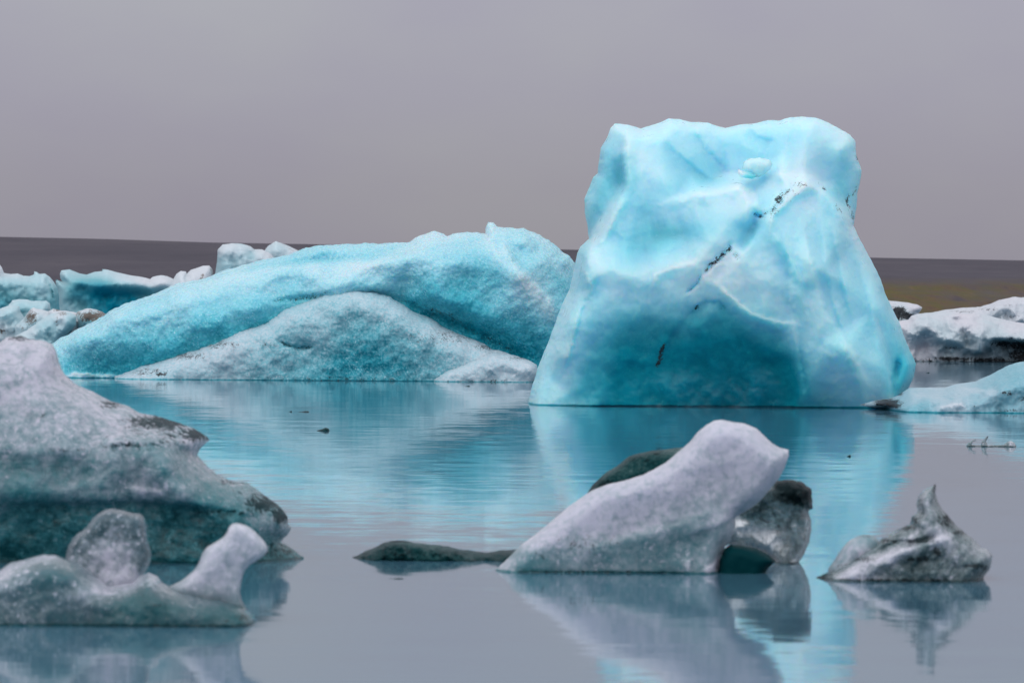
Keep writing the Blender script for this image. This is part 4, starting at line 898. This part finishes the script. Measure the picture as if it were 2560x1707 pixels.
# ------------------------------------------------------------ right foreground
sp = thing('ice_chunk', C7, 700, 960, 'grey striped ice chunk with a pointed spike in the right foreground', 'ice chunk', back=.35)
ice('spiked_body', C7, [(170, 947), (250, 910), (330, 880), (400, 840), (470, 790), (550, 745), (590, 700), (640, 670), (700, 645), (750, 620), (765, 570), (800, 545), (790, 500), (800, 455), (830, 420), (880, 395), (905, 382),
     (905, 440), (915, 480), (940, 530), (980, 570), (1020, 620), (1080, 670), (1130, 710), (1180, 760), (1210, 765), (1245, 810), (1235, 870), (1200, 920), (1185, 960), (1185, 1300), (170, 1300)],
    960, .3, 60, M_SPIKE, sp, step=4.2, jagamp=2.0, smooth=2, noise_amp=.025, noise_len=40, scallop=(.03, 45, 22, -25), gap=-.05,
    clar_pts=[(200, 935, .9), (350, 930, .05), (300, 900, .7), (440, 940, .0), (450, 850, .15), (550, 820, .08), (500, 780, .6), (650, 790, .05), (750, 760, .02), (880, 710, .04), (980, 690, .06), (600, 730, .65), (700, 690, .4), (800, 670, .12), (860, 640, .1), (720, 640, .75), (700, 740, .42), (830, 720, .6),
              (780, 600, .6), (850, 590, .3), (870, 500, .28), (820, 480, .3), (900, 420, .5), (950, 600, .7), (1020, 650, .75), (930, 560, .6), (1000, 730, .25), (1080, 760, .35), (1100, 850, .45), (1180, 860, .6), (1200, 900, .6), (1000, 800, .3), (800, 840, .75), (750, 850, .7), (900, 790, .55), (650, 860, .3), (600, 900, .5), (750, 930, .7), (900, 880, .55), (1000, 920, .5), (1130, 930, .6), (1220, 800, .25)],
    dirt_dark_pts=[(720, 640, 70, 20, 0.87), (600, 720, 80, 22, 0.65), (970, 600, 50, 50, 0.80), (1050, 670, 50, 20, 0.72), (900, 400, 16, 40, 0.72), (800, 830, 100, 20, 0.72), (910, 790, 40, 30, 0.72), (1150, 870, 70, 16, 0.87), (1200, 880, 30, 30, 0.58), (450, 830, 110, 16, 0.58), (820, 720, 100, 10, 0.72), (230, 930, 60, 18, 0.87), (810, 480, 30, 60, 0.43), (780, 590, 40, 30, 0.58), (700, 950, 500, 10, 0.58)],
    strokes=[([(280, 950), (450, 860), (650, 800), (800, 750), (1000, 680)], 20, .05, -.12, 0), ([(520, 790), (680, 720), (780, 720), (900, 690)], 12, -.04, .12, .0)])
ice('side_lobe', C7, [(262, 900), (265, 885), (290, 850), (340, 770), (390, 715), (440, 690), (500, 680), (545, 690), (562, 715), (640, 800), (620, 900), (500, 1000), (262, 1000)], None, .14, 40, M_FROST, sp, dist=21.4, step=4.2, jagamp=.8, soft=1, smooth=2,
    noise_amp=.02, noise_len=40, clar_pts=[(300, 850, .25), (400, 740, .15), (480, 690, .5), (530, 700, .4), (450, 760, .1), (400, 820, .2)], dirt_dark_pts=[(490, 690, 60, 10, .5), (330, 870, 60, 14, .3)])

# ------------------------------------------------------------ small floating bits
o = ice('ice_fragment', C7, [(1085, 157), (1095, 140), (1115, 125), (1142, 113), (1145, 122), (1125, 130), (1120, 146), (1150, 150), (1175, 148), (1180, 128), (1200, 105), (1222, 92), (1215, 108), (1205, 125), (1212, 145), (1260, 150), (1310, 146),
     (1330, 130), (1355, 124), (1375, 135), (1387, 157), (1387, 260), (1085, 260)], 158, .08, 7, M_SPIKE, step=2.2, jagamp=.5, smooth=1, noise_amp=.02, noise_len=12, sub=.05,
    clar_pts=[(1100, 150, .5), (1200, 110, .5), (1200, 150, .3), (1260, 155, .6), (1350, 135, .15), (1320, 150, .6)], dirt_dark_pts=[(1215, 100, 14, 14, .6)])
tag(o, 'small curled transparent ice fragment floating alone near the right edge', 'ice fragment')
bits = [
    (C7, 372, 400, 218, 12, 'tiny black ice crumb floating on the turquoise reflection right of the white wing shaped shard'),
    (C8, 238, 262, 201, 7, 'shorter left speck of the two dark specks floating below the granular grey mound'),
    (C8, 298, 388, 202, 8, 'longer right speck of the two dark specks floating below the granular grey mound'),
    (C8, 435, 535, 340, 24, 'dark grey almond shaped ice sliver floating in the middle of the open water'),
    (C8, 1512, 1555, 17, 7, 'tiny dark sliver floating close to the left foot of the tallest iceberg'),
    (C8, 920, 1080, 1415, 10, 'thin dark sliver floating just below the low dark green chunk'),
    (C4, 700, 732, 1020, 6, 'tiny dark crumb on the grey water between the tallest iceberg and the right edge berg'),
]
for fr, xa, xb, wl, h, lab in bits:
    w = xb - xa
    o = ice('ice_crumb', fr, [(xa, wl), (xa + w * .2, wl - h * .35), (xa + w * .45, wl - h * .55), (xa + w * .7, wl - h), (xa + w * .9, wl - h * .8), (xb, wl - h * .1), (xb, wl + 60), (xa, wl + 60)],
            wl, max(.02, w * fr[2] / F * dist_of(1200, fr[1] + wl * fr[2]) * .3), max(2.5, h * fr[2] * .6), M_DARK, step=max(1.2, w * fr[2] / 14), jagamp=.3, smooth=1, noise_amp=.004, noise_len=8, sub=.04, clar=.9)
    tag(o, lab, 'ice fragment', 'small dark bits of ice on the open water')
print('verts', sum(len(o.data.vertices) for o in scene.objects if o.type == 'MESH'))
